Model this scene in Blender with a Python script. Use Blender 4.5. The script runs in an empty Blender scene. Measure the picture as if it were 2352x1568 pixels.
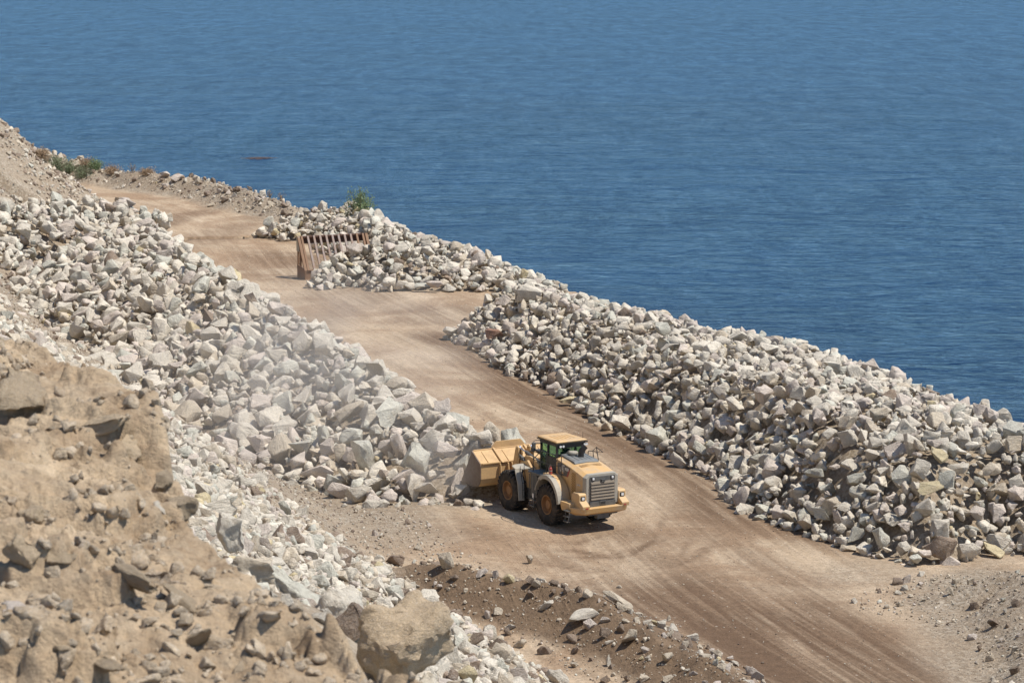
import bpy, bmesh, math, random
import numpy as np
from mathutils import Vector, Matrix, Euler

SC = bpy.context.scene
COL = SC.collection
R = math.radians

# ------------------------------------------------------------ camera, sky, sun, exposure
CAMH = 26.0
PITCH = R(8.9)
FPX = 2700.0                      # focal length in pixels of a 1024 px wide frame
cd = bpy.data.cameras.new('camera')
cd.lens = 36.0 * FPX / 1024.0
cd.sensor_width = 36.0
cd.clip_start = 0.5
cd.clip_end = 60000
cd.dof.use_dof = True
cd.dof.focus_distance = 125.0
cd.dof.aperture_fstop = 5.6
cam = bpy.data.objects.new('camera', cd)
COL.objects.link(cam)
cam.location = (0, 0, CAMH)
cam.rotation_euler = (R(90) - PITCH, 0, 0)
SC.camera = cam

SUN_EL = R(61)
SUN_AZ = R(100)                    # clockwise from +Y (view direction): from the right
w = bpy.data.worlds.new("World")
SC.world = w
w.use_nodes = True
nt = w.node_tree
bg = nt.nodes['Background']
sky = nt.nodes.new('ShaderNodeTexSky')
sky.sky_type = 'NISHITA'
sky.sun_disc = False
sky.sun_elevation = SUN_EL
sky.sun_rotation = SUN_AZ
sky.air_density = 1.0
sky.dust_density = 0.0
sky.ozone_density = 3.0
sky.altitude = 300
nt.links.new(sky.outputs[0], bg.inputs[0])
bg.inputs[1].default_value = 0.105
sd = bpy.data.lights.new('sun', 'SUN')
sd.energy = 4.0
sd.angle = R(0.5)
sd.color = (1.0, 0.94, 0.845)
sun = bpy.data.objects.new('sun', sd)
COL.objects.link(sun)
sun.rotation_euler = (R(90) - SUN_EL, 0, -SUN_AZ + math.pi)
sv = Vector((math.sin(SUN_AZ) * math.cos(SUN_EL), math.cos(SUN_AZ) * math.cos(SUN_EL), math.sin(SUN_EL)))
sun.rotation_euler = sv.to_track_quat('Z', 'Y').to_euler()
SC.view_settings.view_transform = 'Standard'
SC.view_settings.look = 'None'
SC.view_settings.exposure = 0.42
SC.view_settings.gamma = 1.0
SC.cycles.max_bounces = 6
SC.cycles.volume_bounces = 1
SC.cycles.transparent_max_bounces = 12

# ------------------------------------------------------------ helpers
def at(px, py, z=0.0):
    """planning aid: the ground point at height z on the line of sight through a photo pixel"""
    cx = (px - 512) / FPX
    cy = (341 - py) / FPX
    dx, dy, dz = cx, math.cos(PITCH) + cy * math.sin(PITCH), -math.sin(PITCH) + cy * math.cos(PITCH)
    t = (CAMH - z) / -dz
    return (dx * t, dy * t)

def tag(o, label=None, cat=None, group=None, kind=None):
    if label: o['label'] = label
    if cat: o['category'] = cat
    if group: o['group'] = group
    if kind: o['kind'] = kind
    return o

def link(o, parent=None):
    COL.objects.link(o)
    if parent: o.parent = parent
    return o

def empty(name, loc, rz=0.0, s=1.0):
    o = bpy.data.objects.new(name, None)
    o.empty_display_size = 0.3
    o.location = loc
    o.rotation_euler = (0, 0, rz)
    o.scale = (s, s, s)
    return link(o)

class MB:
    """collects shapes, then links them as one mesh object"""
    def __init__(s): s.bm = bmesh.new()
    def box(s, c, d, rot=None):
        m = Matrix.Translation(c) @ (Euler(rot).to_matrix().to_4x4() if rot else Matrix()) @ Matrix.Diagonal((d[0], d[1], d[2], 1))
        bmesh.ops.create_cube(s.bm, size=1.0, matrix=m)
        return s
    def bx(s, x0, x1, y0, y1, z0, z1):
        return s.box(((x0+x1)/2, (y0+y1)/2, (z0+z1)/2), (abs(x1-x0), abs(y1-y0), abs(z1-z0)))
    def prism(s, pts, axis, a, b):
        """polygon in the plane across `axis`, extruded from a to b"""
        def P(u, v, t):
            return {'x': (t, u, v), 'y': (u, t, v), 'z': (u, v, t)}[axis]
        A = [s.bm.verts.new(P(u, v, a)) for u, v in pts]
        B = [s.bm.verts.new(P(u, v, b)) for u, v in pts]
        n = len(pts)
        s.bm.faces.new(A[::-1]); s.bm.faces.new(B)
        for i in range(n):
            s.bm.faces.new((A[i], A[(i+1) % n], B[(i+1) % n], B[i]))
        return s
    def loft(s, secs, cap=True):
        rings = [[s.bm.verts.new(p) for p in sec] for sec in secs]
        n = len(secs[0])
        for r0, r1 in zip(rings, rings[1:]):
            for i in range(n):
                s.bm.faces.new((r0[i], r0[(i+1) % n], r1[(i+1) % n], r1[i]))
        if cap:
            s.bm.faces.new(rings[0][::-1]); s.bm.faces.new(rings[-1])
        return s
    def tube(s, pts, r, n=8, cap=True):
        pts = [Vector(p) for p in pts]
        rs = r if isinstance(r, (list, tuple)) else [r] * len(pts)
        secs = []
        ref = None
        for i, p in enumerate(pts):
            d = (pts[min(i+1, len(pts)-1)] - pts[max(i-1, 0)]).normalized()
            if ref is None:
                ref = d.orthogonal().normalized()
            ref = (ref - d * ref.dot(d))
            ref = ref.normalized() if ref.length > 1e-5 else d.orthogonal().normalized()
            q = d.cross(ref)
            secs.append([tuple(p + rs[i] * (math.cos(2*math.pi*k/n) * ref + math.sin(2*math.pi*k/n) * q)) for k in range(n)])
        return s.loft(secs, cap)
    def lathe(s, prof, axis='x', c=(0, 0, 0), n=40):
        """profile of (along, radius) turned about an axis through c"""
        secs = []
        for k in range(n):
            a = 2 * math.pi * k / n
            ring = []
            for t, r in prof:
                u, v = r * math.cos(a), r * math.sin(a)
                p = {'x': (t, u, v), 'y': (u, t, v), 'z': (u, v, t)}[axis]
                ring.append(s.bm.verts.new((p[0]+c[0], p[1]+c[1], p[2]+c[2])))
            secs.append(ring)
        m = len(prof)
        for k in range(n):
            a, b = secs[k], secs[(k+1) % n]
            for i in range(m-1):
                s.bm.faces.new((a[i], a[i+1], b[i+1], b[i]))
        bmesh.ops.remove_doubles(s.bm, verts=s.bm.verts, dist=1e-5)
        return s
    def build(s, name, mat, parent=None, bevel=0.0, smooth=False, seg=2):
        bmesh.ops.recalc_face_normals(s.bm, faces=s.bm.faces)
        me = bpy.data.meshes.new(name)
        s.bm.to_mesh(me); s.bm.free()
        me.materials.append(mat)
        if smooth:
            me.shade_smooth()
            me.set_sharp_from_angle(angle=R(35))
        o = bpy.data.objects.new(name, me)
        link(o, parent)
        if bevel:
            b = o.modifiers.new('bevel', 'BEVEL')
            b.width = bevel; b.segments = seg; b.limit_method = 'ANGLE'; b.angle_limit = R(30)
            b.harden_normals = False
        return o

def rnd_hash(ix, iy, iz, seed):
    h = (ix * 374761393 + iy * 668265263 + iz * 2147483647 + seed * 974634777).astype(np.int64)
    h = (h ^ (h >> 13)) * 1274126177
    h = h & 0x7fffffff
    h = (h ^ (h >> 15)) * 2246822519
    return ((h ^ (h >> 13)) & 0xffffff) / float(0xffffff)

def vnoise(p, seed=0):
    """smooth value noise in -1..1, p is (N,3)"""
    i = np.floor(p).astype(np.int64)
    f = p - i
    f = f * f * f * (f * (f * 6 - 15) + 10)
    o = 0
    for dx in (0, 1):
        for dy in (0, 1):
            for dz in (0, 1):
                wgt = (f[:, 0] if dx else 1-f[:, 0]) * (f[:, 1] if dy else 1-f[:, 1]) * (f[:, 2] if dz else 1-f[:, 2])
                o = o + wgt * rnd_hash(i[:, 0]+dx, i[:, 1]+dy, i[:, 2]+dz, seed)
    return o * 2 - 1

def fbm(x, y, scale, octv=4, seed=0, z=None, gain=0.5):
    p = np.stack([x, y, (np.zeros_like(x) if z is None else z)], 1) / scale
    o = np.zeros(len(p)); a = 1.0; t = 0
    for k in range(octv):
        o += a * vnoise(p, seed + k * 17); t += a
        p = p * 2.03 + 11.7; a *= gain
    return o / t

def sstep(a, b, x):
    t = np.clip((x - a) / (b - a), 0, 1)
    return t * t * (3 - 2 * t)

def polyline(x, y, pts, vals=None):
    """distance to a polyline, signed (left of travel positive), arc length, and interpolated values"""
    best = np.full(x.shape, 1e9); side = np.zeros_like(x); arc = np.zeros_like(x); val = np.zeros_like(x)
    L = 0.0
    for k in range(len(pts)-1):
        ax, ay = pts[k][:2]; bx, by = pts[k+1][:2]
        dx, dy = bx-ax, by-ay
        l = math.hypot(dx, dy)
        tt = ((x-ax)*dx + (y-ay)*dy) / (l*l)
        t = np.clip(tt, 0, 1)
        d = np.hypot(x-ax-t*dx, y-ay-t*dy)
        cr = dx*(y-ay) - dy*(x-ax)
        m = d < best - 1e-9
        best = np.where(m, d, best)
        side = np.where(m, np.sign(cr), side)
        arc = np.where(m, L + t*l, arc)
        if vals is not None:
            val = np.where(m, vals[k]*(1-t) + vals[k+1]*t, val)
        L += l
    return best, side, arc, val

def inside(x, y, poly):
    c = np.zeros(x.shape, bool)
    n = len(poly)
    for i in range(n):
        x0, y0 = poly[i][:2]; x1, y1 = poly[(i+1) % n][:2]
        if y0 == y1: continue
        m = ((y0 > y) != (y1 > y)) & (x < (x1-x0)*(y-y0)/(y1-y0) + x0)
        c ^= m
    return c

def indist(x, y, poly):
    d, _, _, _ = polyline(x, y, list(poly) + [poly[0]])
    return np.where(inside(x, y, poly), d, -d)

# ------------------------------------------------------------ plan of the place (metres, road level = 0)
SEA = -25.0
ROAD = [(20.5, 70), (17.2, 80), at(920, 682), at(850, 640), at(740, 570), at(650, 500), at(560, 440), at(470, 400), at(400, 355),
        at(330, 318), at(262, 275), at(235, 245), at(190, 215), at(130, 195), at(70, 186)]
def smooth_line(pts, n=6):
    o = []
    for i in range(len(pts)-1):
        p0, p1, p2, p3 = pts[max(i-1, 0)], pts[i], pts[i+1], pts[min(i+2, len(pts)-1)]
        for k in range(n):
            t = k/n
            o.append(tuple(.5*((2*p1[j]) + (-p0[j]+p2[j])*t + (2*p0[j]-5*p1[j]+4*p2[j]-p3[j])*t*t + (-p0[j]+3*p1[j]-3*p2[j]+p3[j])*t**3) for j in (0, 1)))
    return o + [tuple(pts[-1][:2])]
ROAD = smooth_line(ROAD, 5)
# toe of the hillside the photograph is taken from (hill lies to its left when walking away)
TOE = [(58, -56), (14, 58), (1.7, 90), (0.3, 93.7), (-2.9, 102), (-5.5, 109), (-8.2, 118), (-11.5, 126), (-20, 148), (-29, 170), (-34, 187), (-34.5, 205),
       (-35.5, 240), (-41.5, 254), (-54, 268), (-80, 285)]
LP = [(-60, 197, 4.5), (0, 198, 5.2), (60, 196, 4.8), (113, 197, 4.2), (143, 213, 4.2), (187, 247, 4.6), (226, 268, 4.9), (283, 302, 4.9),
      (322, 324, 4.8), (348, 343, 4.6), (392, 372, 4.1), (435, 397, 3.5), (470, 422, 3.0), (492, 437, 2.5), (508, 446, 1.6)]
LPR = [at(a, b, c) for a, b, c in LP]
LPH = [c for _, _, c in LP]
RB = [(438, 337), (452, 343), (475, 350), (518, 380), (553, 396), (610, 434), (653, 455), (714, 486), (731, 509), (770, 526), (827, 545),
      (870, 556), (919, 566), (965, 563), (1001, 553)]
RBASE = [at(a, b) for a, b in RB]
RC = [(528, 297, 2.2), (565, 294, 3.4), (610, 293, 4.0), (697, 307, 4.2), (784, 328, 4.2), (871, 357, 4.2), (936, 383, 4.2), (1024, 420, 4.2)]
RCR = [at(a, b, c) for a, b, c in RC]
RPOLY = RBASE + [(26, 106), (33, 100)] + [(30.5, 108)] + [(x+3.2, y+1.2) for x, y in RCR[::-1]] + [at(522, 316), at(486, 325), at(450, 335)]
M1 = [(268, 224, 1.0), (300, 213, 2.0), (325, 205, 2.6), (348, 206, 2.6), (372, 221, 2.4), (400, 231, 2.2), (430, 238, 2.3), (455, 244, 2.2), (480, 256, 2.1), (512, 266, 1.6), (543, 279, 1.1)]
M1R = [at(a, b, c) for a, b, c in M1]; M1H = [c for _, _, c in M1]
M2 = [(322, 273, 1.0), (340, 256, 2.0), (372, 243, 2.8), (400, 247, 2.7), (425, 255, 2.2), (440, 262, 1.8)]
M2R = [at(a, b, c) for a, b, c in M2]; M2H = [c for _, _, c in M2]
FB = [(28, 146, 2.6), (57, 154, 2.4), (87, 164, 1.7), (120, 172, 1.2), (155, 174, 1.5), (189, 178, 1.5), (217, 183, 1.5), (250, 191, 1.5), (275, 199, 1.2), (296, 208, .9)]
FBR = [at(a, b, c) for a, b, c in FB]; FBH = [c for _, _, c in FB]
# earth bank between the road and the lower track
EB = [(385, 570, .9), (405, 560, 1.2), (430, 560, 1.3), (465, 566, 1.4), (500, 573, 1.4), (545, 582, 1.4), (590, 596, 1.3), (615, 612, 1.2), (660, 634, 1.2), (705, 658, 1.1), (745, 684, 1.1), (790, 716, 1.1)]
EBR = [at(a, b, c) for a, b, c in EB]; EBH = [c for _, _, c in EB]
# gravel bank in the lower right corner
GB = [(945, 592, .3), (980, 580, .8), (1012, 572, 1.1), (1045, 575, 1.5), (1078, 610, 1.6), (1105, 665, 1.6)]
GBR = [at(a, b, c) for a, b, c in GB]; GBH = [c for _, _, c in GB]
EDGE = [(60, 40), (46, 85), (33, 112)] + [(x+6.0, y+2.2) for x, y in RCR[::-1]] + [(M1R[-1][0]+3, M1R[-1][1]+1)] + \
       [(x+2.2, y+1.8) for x, y in M1R[::-1][2:-1]] + [(x+1.2, y+1.8) for x, y in FBR[::-1]] + [(-75, 305), (-140, 330)]

def tent(x, y, line, hs, slope, rough=0.0, seed=1):
    d, s, a, h = polyline(x, y, line, hs)
    if rough: d = np.maximum(d + rough * fbm(x, y, 3.5, 3, seed), 0.0)
    k = 0.2
    return k * np.log1p(np.exp(np.clip((h - slope * d) / k, -50, 50)))

def lp_tent(x, y):
    """the left heap: steep towards the road, a longer slope towards the hillside"""
    d, s, a, h = polyline(x, y, LPR, LPH)
    d = np.maximum(d + 0.9 * fbm(x, y, 3.5, 3, 41) * sstep(0.0, 2.5, d), 0.0)
    d = d + 30 * ((polyline(x, y, ROAD)[0] < 5.0) & (y > 185))
    sl = np.where(s > 0, 0.95, np.where(y < 152, 0.40 + 0.20*sstep(-6.0, -2.5, x), 0.5 - 0.18*sstep(158, 180, y)))
    return 0.2 * np.log1p(np.exp(np.clip((h - sl * d) / 0.2, -50, 50)))

def hill_h(x, y):
    d, s, a, _ = polyline(x, y, TOE)
    t = np.where(s > 0, d, -d)
    far = sstep(185, 235, y)
    near = 0.50 * t + 0.0063 * t * t
    fr = 0.92 * t
    h = near * (1-far) + fr * far
    h = np.where(t > 0, h, 0)
    h = h + 1.75*np.exp(-(((x+1.7)/2.6)**2 + ((y-29.5)/3.2)**2))*(t > 0)
    return h, t

def rpile_h(x, y):
    di = indist(x, y, RPOLY) + 0.5 * fbm(x, y, 5, 2, 5)
    h = np.minimum(3.1, 0.80 * np.maximum(di, 0)) + 0.11 * np.clip(di, 0, 11)
    h += 0.45 * fbm(x, y, 6, 2, 8) * sstep(1.0, 4.0, di)
    h += 0.65 * sstep(150, 122, y) * sstep(1.5, 4.5, di)
    return h, di

def height(x, y, full=False):
    base = ((0.12 - 0.09*sstep(120, 175, y)) * fbm(x, y, 18, 3, 3) + 0.035 * fbm(x, y, 2.2, 2, 4)) * (0.1 + 0.9*sstep(4, 9, np.hypot(x-1.6, y-117)))
    rd, rs, ra, _ = polyline(x, y, ROAD)
    u = rd * rs
    # wheel ruts
    rut = -0.05 * (np.exp(-((np.abs(u + 0.4*np.sin(ra/17)) - 1.5)/0.45)**2)) * sstep(9, 2, rd)
    h = base + rut
    # lower track dips a little
    ld = indist(x, y, [at(470, 615, -.8), at(540, 630, -.8), at(640, 676, -.8), at(700, 720, -.8), (4, 70), at(540, 682), at(470, 630)])
    hl, t = hill_h(x, y)
    eb = tent(x, y, EBR, EBH, 0.50, 0.5, 31)
    ed, es, _, _ = polyline(x, y, EBR)
    dip = -0.7 * sstep(0.0, 3.0, ed * es) * sstep(118, 106, y) * (y < 118)
    h = h + dip
    h = np.maximum(h, eb + 0.25 * fbm(x, y, 1.1, 3, 33) * sstep(3.0, 0.5, ed))
    hr = hl + (0.35 * fbm(x, y, 7, 3, 21) + 0.12 * fbm(x, y, 1.7, 3, 22)) * sstep(0.5, 4, t)
    h = np.where(t > 0, np.maximum(h, hr), h)
    lp = lp_tent(x, y)
    lpd, _, _, _ = polyline(x, y, LPR)
    lpm = lp > 0.15
    h = np.maximum(h, lp - 1.5)
    rp, di = rpile_h(x, y)
    h = np.maximum(h, np.where(di > 0, rp - 0.9, -99))
    m1 = tent(x, y, M1R, M1H, 0.55, 0.8, 51)
    m2 = tent(x, y, M2R, M2H, 0.60, 0.5, 52)
    h = np.maximum(h, np.maximum(m1, m2) - 0.8)
    fb = tent(x, y, FBR, FBH, 0.5, 0.5, 53)
    fbd, _, _, _ = polyline(x, y, FBR)
    h = np.maximum(h, fb + 0.42 * fbm(x, y, 1.6, 3, 54) * sstep(5, 1, fbd))
    gb = tent(x, y, GBR, GBH, 0.45, 0.8, 55)
    gbd, _, _, _ = polyline(x, y, GBR)
    h = np.maximum(h, gb + 0.2 * fbm(x, y, 1.2, 3, 56) * sstep(5, 1, gbd))
    e, s_, _, _ = polyline(x, y, EDGE)
    out = np.where(s_ < 0, e, 0)
    h = h - 0.85 * out
    h = np.maximum(h, SEA - 6)
    if full:
        return h, dict(u=u, arc=ra, rd=rd, t=t, lp=lp, lpd=lpd, di=di, m1=m1, m2=m2, fb=fb, fbd=fbd, eb=eb, ed=ed, gb=gb, gbd=gbd, out=out)
    return h

def hz(x, y):
    return float(height(np.array([float(x)]), np.array([float(y)]))[0])

# ------------------------------------------------------------ materials
def mat(name):
    m = bpy.data.materials.new(name); m.use_nodes = True
    n = m.node_tree
    return m, n, n.nodes['Principled BSDF']

def N(n, typ, **kw):
    o = n.nodes.new(typ)
    for k, v in kw.items():
        if k.startswith('i_'):
            o.inputs[k[2:].replace('_', ' ')].default_value = v
        else:
            setattr(o, k, v)
    return o

def noise_node(n, vec, scale, detail=4, rough=0.55, dist=0.0):
    t = n.nodes.new('ShaderNodeTexNoise')
    t.inputs['Scale'].default_value = scale
    t.inputs['Detail'].default_value = detail
    t.inputs['Roughness'].default_value = rough
    t.inputs['Distortion'].default_value = dist
    n.links.new(vec, t.inputs['Vector'])
    return t.outputs['Fac']

def ramp(n, fac, stops):
    r = n.nodes.new('ShaderNodeValToRGB')
    el = r.color_ramp.elements
    while len(el) < len(stops): el.new(0.5)
    for e, (p, c) in zip(el, stops):
        e.position = p
        e.color = (c, c, c, 1) if isinstance(c, (int, float)) else (*c, 1)
    n.links.new(fac, r.inputs[0])
    return r.outputs[0]

def mix(n, fac, a, b, mode='MIX'):
    m = n.nodes.new('ShaderNodeMix'); m.data_type = 'RGBA'; m.blend_type = mode
    for s, v in ((m.inputs[0], fac), (m.inputs[6], a), (m.inputs[7], b)):
        if isinstance(v, (int, float)): s.default_value = v
        elif isinstance(v, tuple): s.default_value = (*v, 1)
        else: n.links.new(v, s)
    return m.outputs[2]

def math_(n, op, a, b=None):
    m = n.nodes.new('ShaderNodeMath'); m.operation = op
    for s, v in ((m.inputs[0], a), (m.inputs[1], b)):
        if v is None: continue
        if isinstance(v, (int, float)): s.default_value = v
        else: n.links.new(v, s)
    return m.outputs[0]

def bump(n, h, strength, dist, bsdf, prev=None):
    b = n.nodes.new('ShaderNodeBump')
    b.inputs['Strength'].default_value = strength
    b.inputs['Distance'].default_value = dist
    n.links.new(h, b.inputs['Height'])
    if prev: n.links.new(prev, b.inputs['Normal'])
    n.links.new(b.outputs[0], bsdf.inputs['Normal'])
    return b.outputs[0]

def rock_material(name, near=False):
    m, n, b = mat(name)
    tc = n.nodes.new('ShaderNodeTexCoord')
    v = tc.outputs['Object']
    a = N(n, 'ShaderNodeAttribute', attribute_name='tone')
    k = 3.0 if near else 1.0
    f1 = noise_node(n, v, 1.3*k, 5, 0.62, 0.6)
    mott = ramp(n, f1, [(0.3, 0.80), (0.5, 0.98), (0.68, 1.12)])
    c = mix(n, 1.0, a.outputs['Color'], mott, 'MULTIPLY')
    # brown stains
    f2 = noise_node(n, v, 0.8*k, 3, 0.5)
    st = ramp(n, f2, [(0.56, 0.0), (0.72, 0.55)])
    c = mix(n, st, c, (0.30, 0.225, 0.155))
    # fine speckle
    f3 = noise_node(n, v, 14*k, 3, 0.7)
    sp = ramp(n, f3, [(0.35, 0.84), (0.65, 1.14)])
    c = mix(n, 1.0, c, sp, 'MULTIPLY')
    # pale scratches and veins
    f4 = noise_node(n, v, 2.2*k, 6, 0.7, 2.5)
    vein = ramp(n, f4, [(0.485, 0.0), (0.5, 0.5), (0.515, 0.0)])
    c = mix(n, vein, c, (0.62, 0.59, 0.54))
    # dust settled on upward faces is a little warmer
    n.links.new(c, b.inputs['Base Color'])
    b.inputs['Roughness'].default_value = 0.9
    b.inputs['Specular IOR Level'].default_value = 0.25
    mp = n.nodes.new('ShaderNodeMapping'); mp.inputs['Scale'].default_value = (1, 1, 3.0)
    n.links.new(v, mp.inputs[0])
    h1 = noise_node(n, mp.outputs[0], 2.2*k, 6, 0.68, 0.4)
    h2 = noise_node(n, v, 9*k, 5, 0.7)
    hh = math_(n, 'ADD', h1, math_(n, 'MULTIPLY', h2, 0.3))
    bump(n, hh, 0.75, 0.22/k, b)
    return m

M_ROCK = rock_material('rock')
M_ROCKN = rock_material('rock_close', True)

def ground_material(name, coord='UV'):
    m, n, b = mat(name)
    tc = n.nodes.new('ShaderNodeTexCoord')
    ob = tc.outputs['Object']; uv = tc.outputs['UV']
    at_ = N(n, 'ShaderNodeAttribute', attribute_name='soil')
    sep = n.nodes.new('ShaderNodeSeparateColor'); n.links.new(at_.outputs['Color'], sep.inputs[0])
    stain, gravel, brown = sep.outputs[0], sep.outputs[1], sep.outputs[2]
    # tyre-worn streaks that run along the road
    mp = n.nodes.new('ShaderNodeMapping'); mp.inputs['Scale'].default_value = (1.0, 0.05, 1)
    n.links.new(uv, mp.inputs[0])
    s1 = noise_node(n, mp.outputs[0], 0.55, 5, 0.62, 0.5)
    mp2 = n.nodes.new('ShaderNodeMapping'); mp2.inputs['Scale'].default_value = (1.0, 0.035, 1)
    n.links.new(uv, mp2.inputs[0])
    s2 = noise_node(n, mp2.outputs[0], 2.6, 4, 0.6, 0.3)
    p1 = noise_node(n, ob, 0.13, 6, 0.68, 1.2)
    base = mix(n, ramp(n, s1, [(0.35, 0.0), (0.62, 1.0)]), (0.385, 0.282, 0.186), (0.50, 0.388, 0.270))
    base = mix(n, ramp(n, s2, [(0.42, 0.0), (0.62, 0.32)]), base, (0.56, 0.445, 0.325))
    base = mix(n, ramp(n, p1, [(0.40, 0.75), (0.56, 0.0)]), base, (0.30, 0.20, 0.125))
    # dark damp soil patches, broken up by the same streaks
    sf = math_(n, 'ADD', math_(n, 'MULTIPLY', s1, 0.5), math_(n, 'MULTIPLY', s2, 0.5))
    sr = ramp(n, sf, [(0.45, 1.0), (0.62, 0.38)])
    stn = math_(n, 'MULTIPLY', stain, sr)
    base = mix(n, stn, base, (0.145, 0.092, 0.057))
    # brown earth of the banks
    e1 = noise_node(n, ob, 0.7, 6, 0.65)
    earth = mix(n, e1, (0.125, 0.082, 0.052), (0.235, 0.165, 0.105))
    base = mix(n, brown, base, earth)
    # grey gravel
    vo = n.nodes.new('ShaderNodeTexVoronoi'); vo.inputs['Scale'].default_value = 9.0
    n.links.new(ob, vo.inputs['Vector'])
    vs = n.nodes.new('ShaderNodeSeparateColor'); n.links.new(vo.outputs['Color'], vs.inputs[0])
    gr = ramp(n, vs.outputs[0], [(0.0, (0.22, 0.175, 0.125)), (0.5, (0.36, 0.30, 0.23)), (1.0, (0.50, 0.445, 0.36))])
    g1 = noise_node(n, ob, 0.35, 5, 0.6)
    gr = mix(n, ramp(n, g1, [(0.35, 0.75), (0.65, 0.15)]), gr, (0.32, 0.245, 0.17))
    gf = math_(n, 'MULTIPLY', gravel, ramp(n, noise_node(n, ob, 1.6, 4, 0.7), [(0.2, 0.75), (0.5, 1.0)]))
    base = mix(n, gf, base, gr)
    # scattered pale grit
    v2 = n.nodes.new('ShaderNodeTexVoronoi'); v2.inputs['Scale'].default_value = 2.6
    n.links.new(ob, v2.inputs['Vector'])
    grit = ramp(n, v2.outputs['Distance'], [(0.10, 1.0), (0.16, 0.0)])
    v2s = n.nodes.new('ShaderNodeSeparateColor'); n.links.new(v2.outputs['Color'], v2s.inputs[0])
    grit = math_(n, 'MULTIPLY', grit, ramp(n, v2s.outputs[1], [(0.7, 0.0), (0.75, 0.7)]))
    base = mix(n, grit, base, (0.46, 0.40, 0.32))
    sp = ramp(n, noise_node(n, ob, 3.0, 8, 0.85), [(0.34, 0.70), (0.5, 1.0), (0.66, 1.25)])
    base = mix(n, 1.0, base, sp, 'MULTIPLY')
    n.links.new(base, b.inputs['Base Color'])
    b.inputs['Roughness'].default_value = 0.95
    b.inputs['Specular IOR Level'].default_value = 0.15
    # bumps: clods, grit, tread prints across the track
    h1 = noise_node(n, ob, 1.6, 7, 0.72)
    wv = n.nodes.new('ShaderNodeTexWave'); wv.wave_type = 'BANDS'; wv.bands_direction = 'Y'
    wv.inputs['Scale'].default_value = 1.05; wv.inputs['Distortion'].default_value = 3.0; wv.inputs['Detail'].default_value = 2
    n.links.new(uv, wv.inputs['Vector'])
    tr = math_(n, 'MULTIPLY', wv.outputs['Fac'], ramp(n, s2, [(0.5, 0.0), (0.62, 0.22)]))
    hh = math_(n, 'ADD', h1, tr)
    pv = bump(n, hh, 0.8, 0.22, b)
    h3 = math_(n, 'MULTIPLY', noise_node(n, ob, 7.0, 5, 0.75), gravel)
    bump(n, h3, 0.7, 0.10, b, pv)
    return m

M_GROUND = ground_material('earth')

def water_material():
    """open sea: deep blue body colour under a wave-roughened sky reflection"""
    m = bpy.data.materials.new('water'); m.use_nodes = True; n = m.node_tree; n.nodes.clear()
    out = n.nodes.new('ShaderNodeOutputMaterial')
    tc = n.nodes.new('ShaderNodeTexCoord'); ob = tc.outputs['Object']
    mp = n.nodes.new('ShaderNodeMapping'); mp.inputs['Rotation'].default_value = (0, 0, R(12)); mp.inputs['Scale'].default_value = (0.55, 1.0, 1)
    n.links.new(ob, mp.inputs[0])
    mq = n.nodes.new('ShaderNodeMapping'); mq.inputs['Rotation'].default_value = (0, 0, R(-17)); mq.inputs['Scale'].default_value = (0.7, 1.0, 1)
    n.links.new(ob, mq.inputs[0])
    a = noise_node(n, mp.outputs[0], 0.75, 5, 0.65, 1.2)
    c = noise_node(n, mq.outputs[0], 0.22, 3, 0.55, 0.8)
    d = noise_node(n, mp.outputs[0], 0.06, 3, 0.55, 0.6)
    h = math_(n, 'ADD', math_(n, 'ADD', math_(n, 'MULTIPLY', a, 0.45), math_(n, 'MULTIPLY', c, 1.1)), math_(n, 'MULTIPLY', d, 2.4))
    bp = n.nodes.new('ShaderNodeBump'); bp.inputs['Strength'].default_value = 1.0; bp.inputs['Distance'].default_value = 0.75
    n.links.new(h, bp.inputs['Height'])
    gust = noise_node(n, mp.outputs[0], 0.010, 5, 0.6)
    col = mix(n, ramp(n, gust, [(0.35, 0.0), (0.65, 1.0)]), (0.003, 0.0145, 0.042), (0.005, 0.023, 0.062))
    df = n.nodes.new('ShaderNodeBsdfDiffuse'); n.links.new(col, df.inputs[0])
    gl = n.nodes.new('ShaderNodeBsdfGlossy'); gl.inputs['Color'].default_value = (0.43, 0.68, 0.97, 1); gl.inputs['Roughness'].default_value = 0.12
    n.links.new(bp.outputs[0], gl.inputs['Normal'])
    fr = n.nodes.new('ShaderNodeFresnel'); fr.inputs['IOR'].default_value = 1.33; n.links.new(bp.outputs[0], fr.inputs['Normal'])
    fac = math_(n, 'MINIMUM', math_(n, 'MULTIPLY', fr.outputs[0], 0.90), 0.62)
    mw = n.nodes.new('ShaderNodeMapping'); mw.inputs['Scale'].default_value = (0.13, 0.035, 1); n.links.new(ob, mw.inputs[0])
    paws = ramp(n, noise_node(n, mw.outputs[0], 1.0, 6, 0.72, 0.5), [(0.34, 0.80), (0.5, 0.97), (0.66, 1.12)])
    fac = math_(n, 'MULTIPLY', fac, paws)
    mx = n.nodes.new('ShaderNodeMixShader')
    n.links.new(fac, mx.inputs[0]); n.links.new(df.outputs[0], mx.inputs[1]); n.links.new(gl.outputs[0], mx.inputs[2])
    n.links.new(mx.outputs[0], out.inputs[0])
    return m
M_WATER = water_material()

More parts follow.
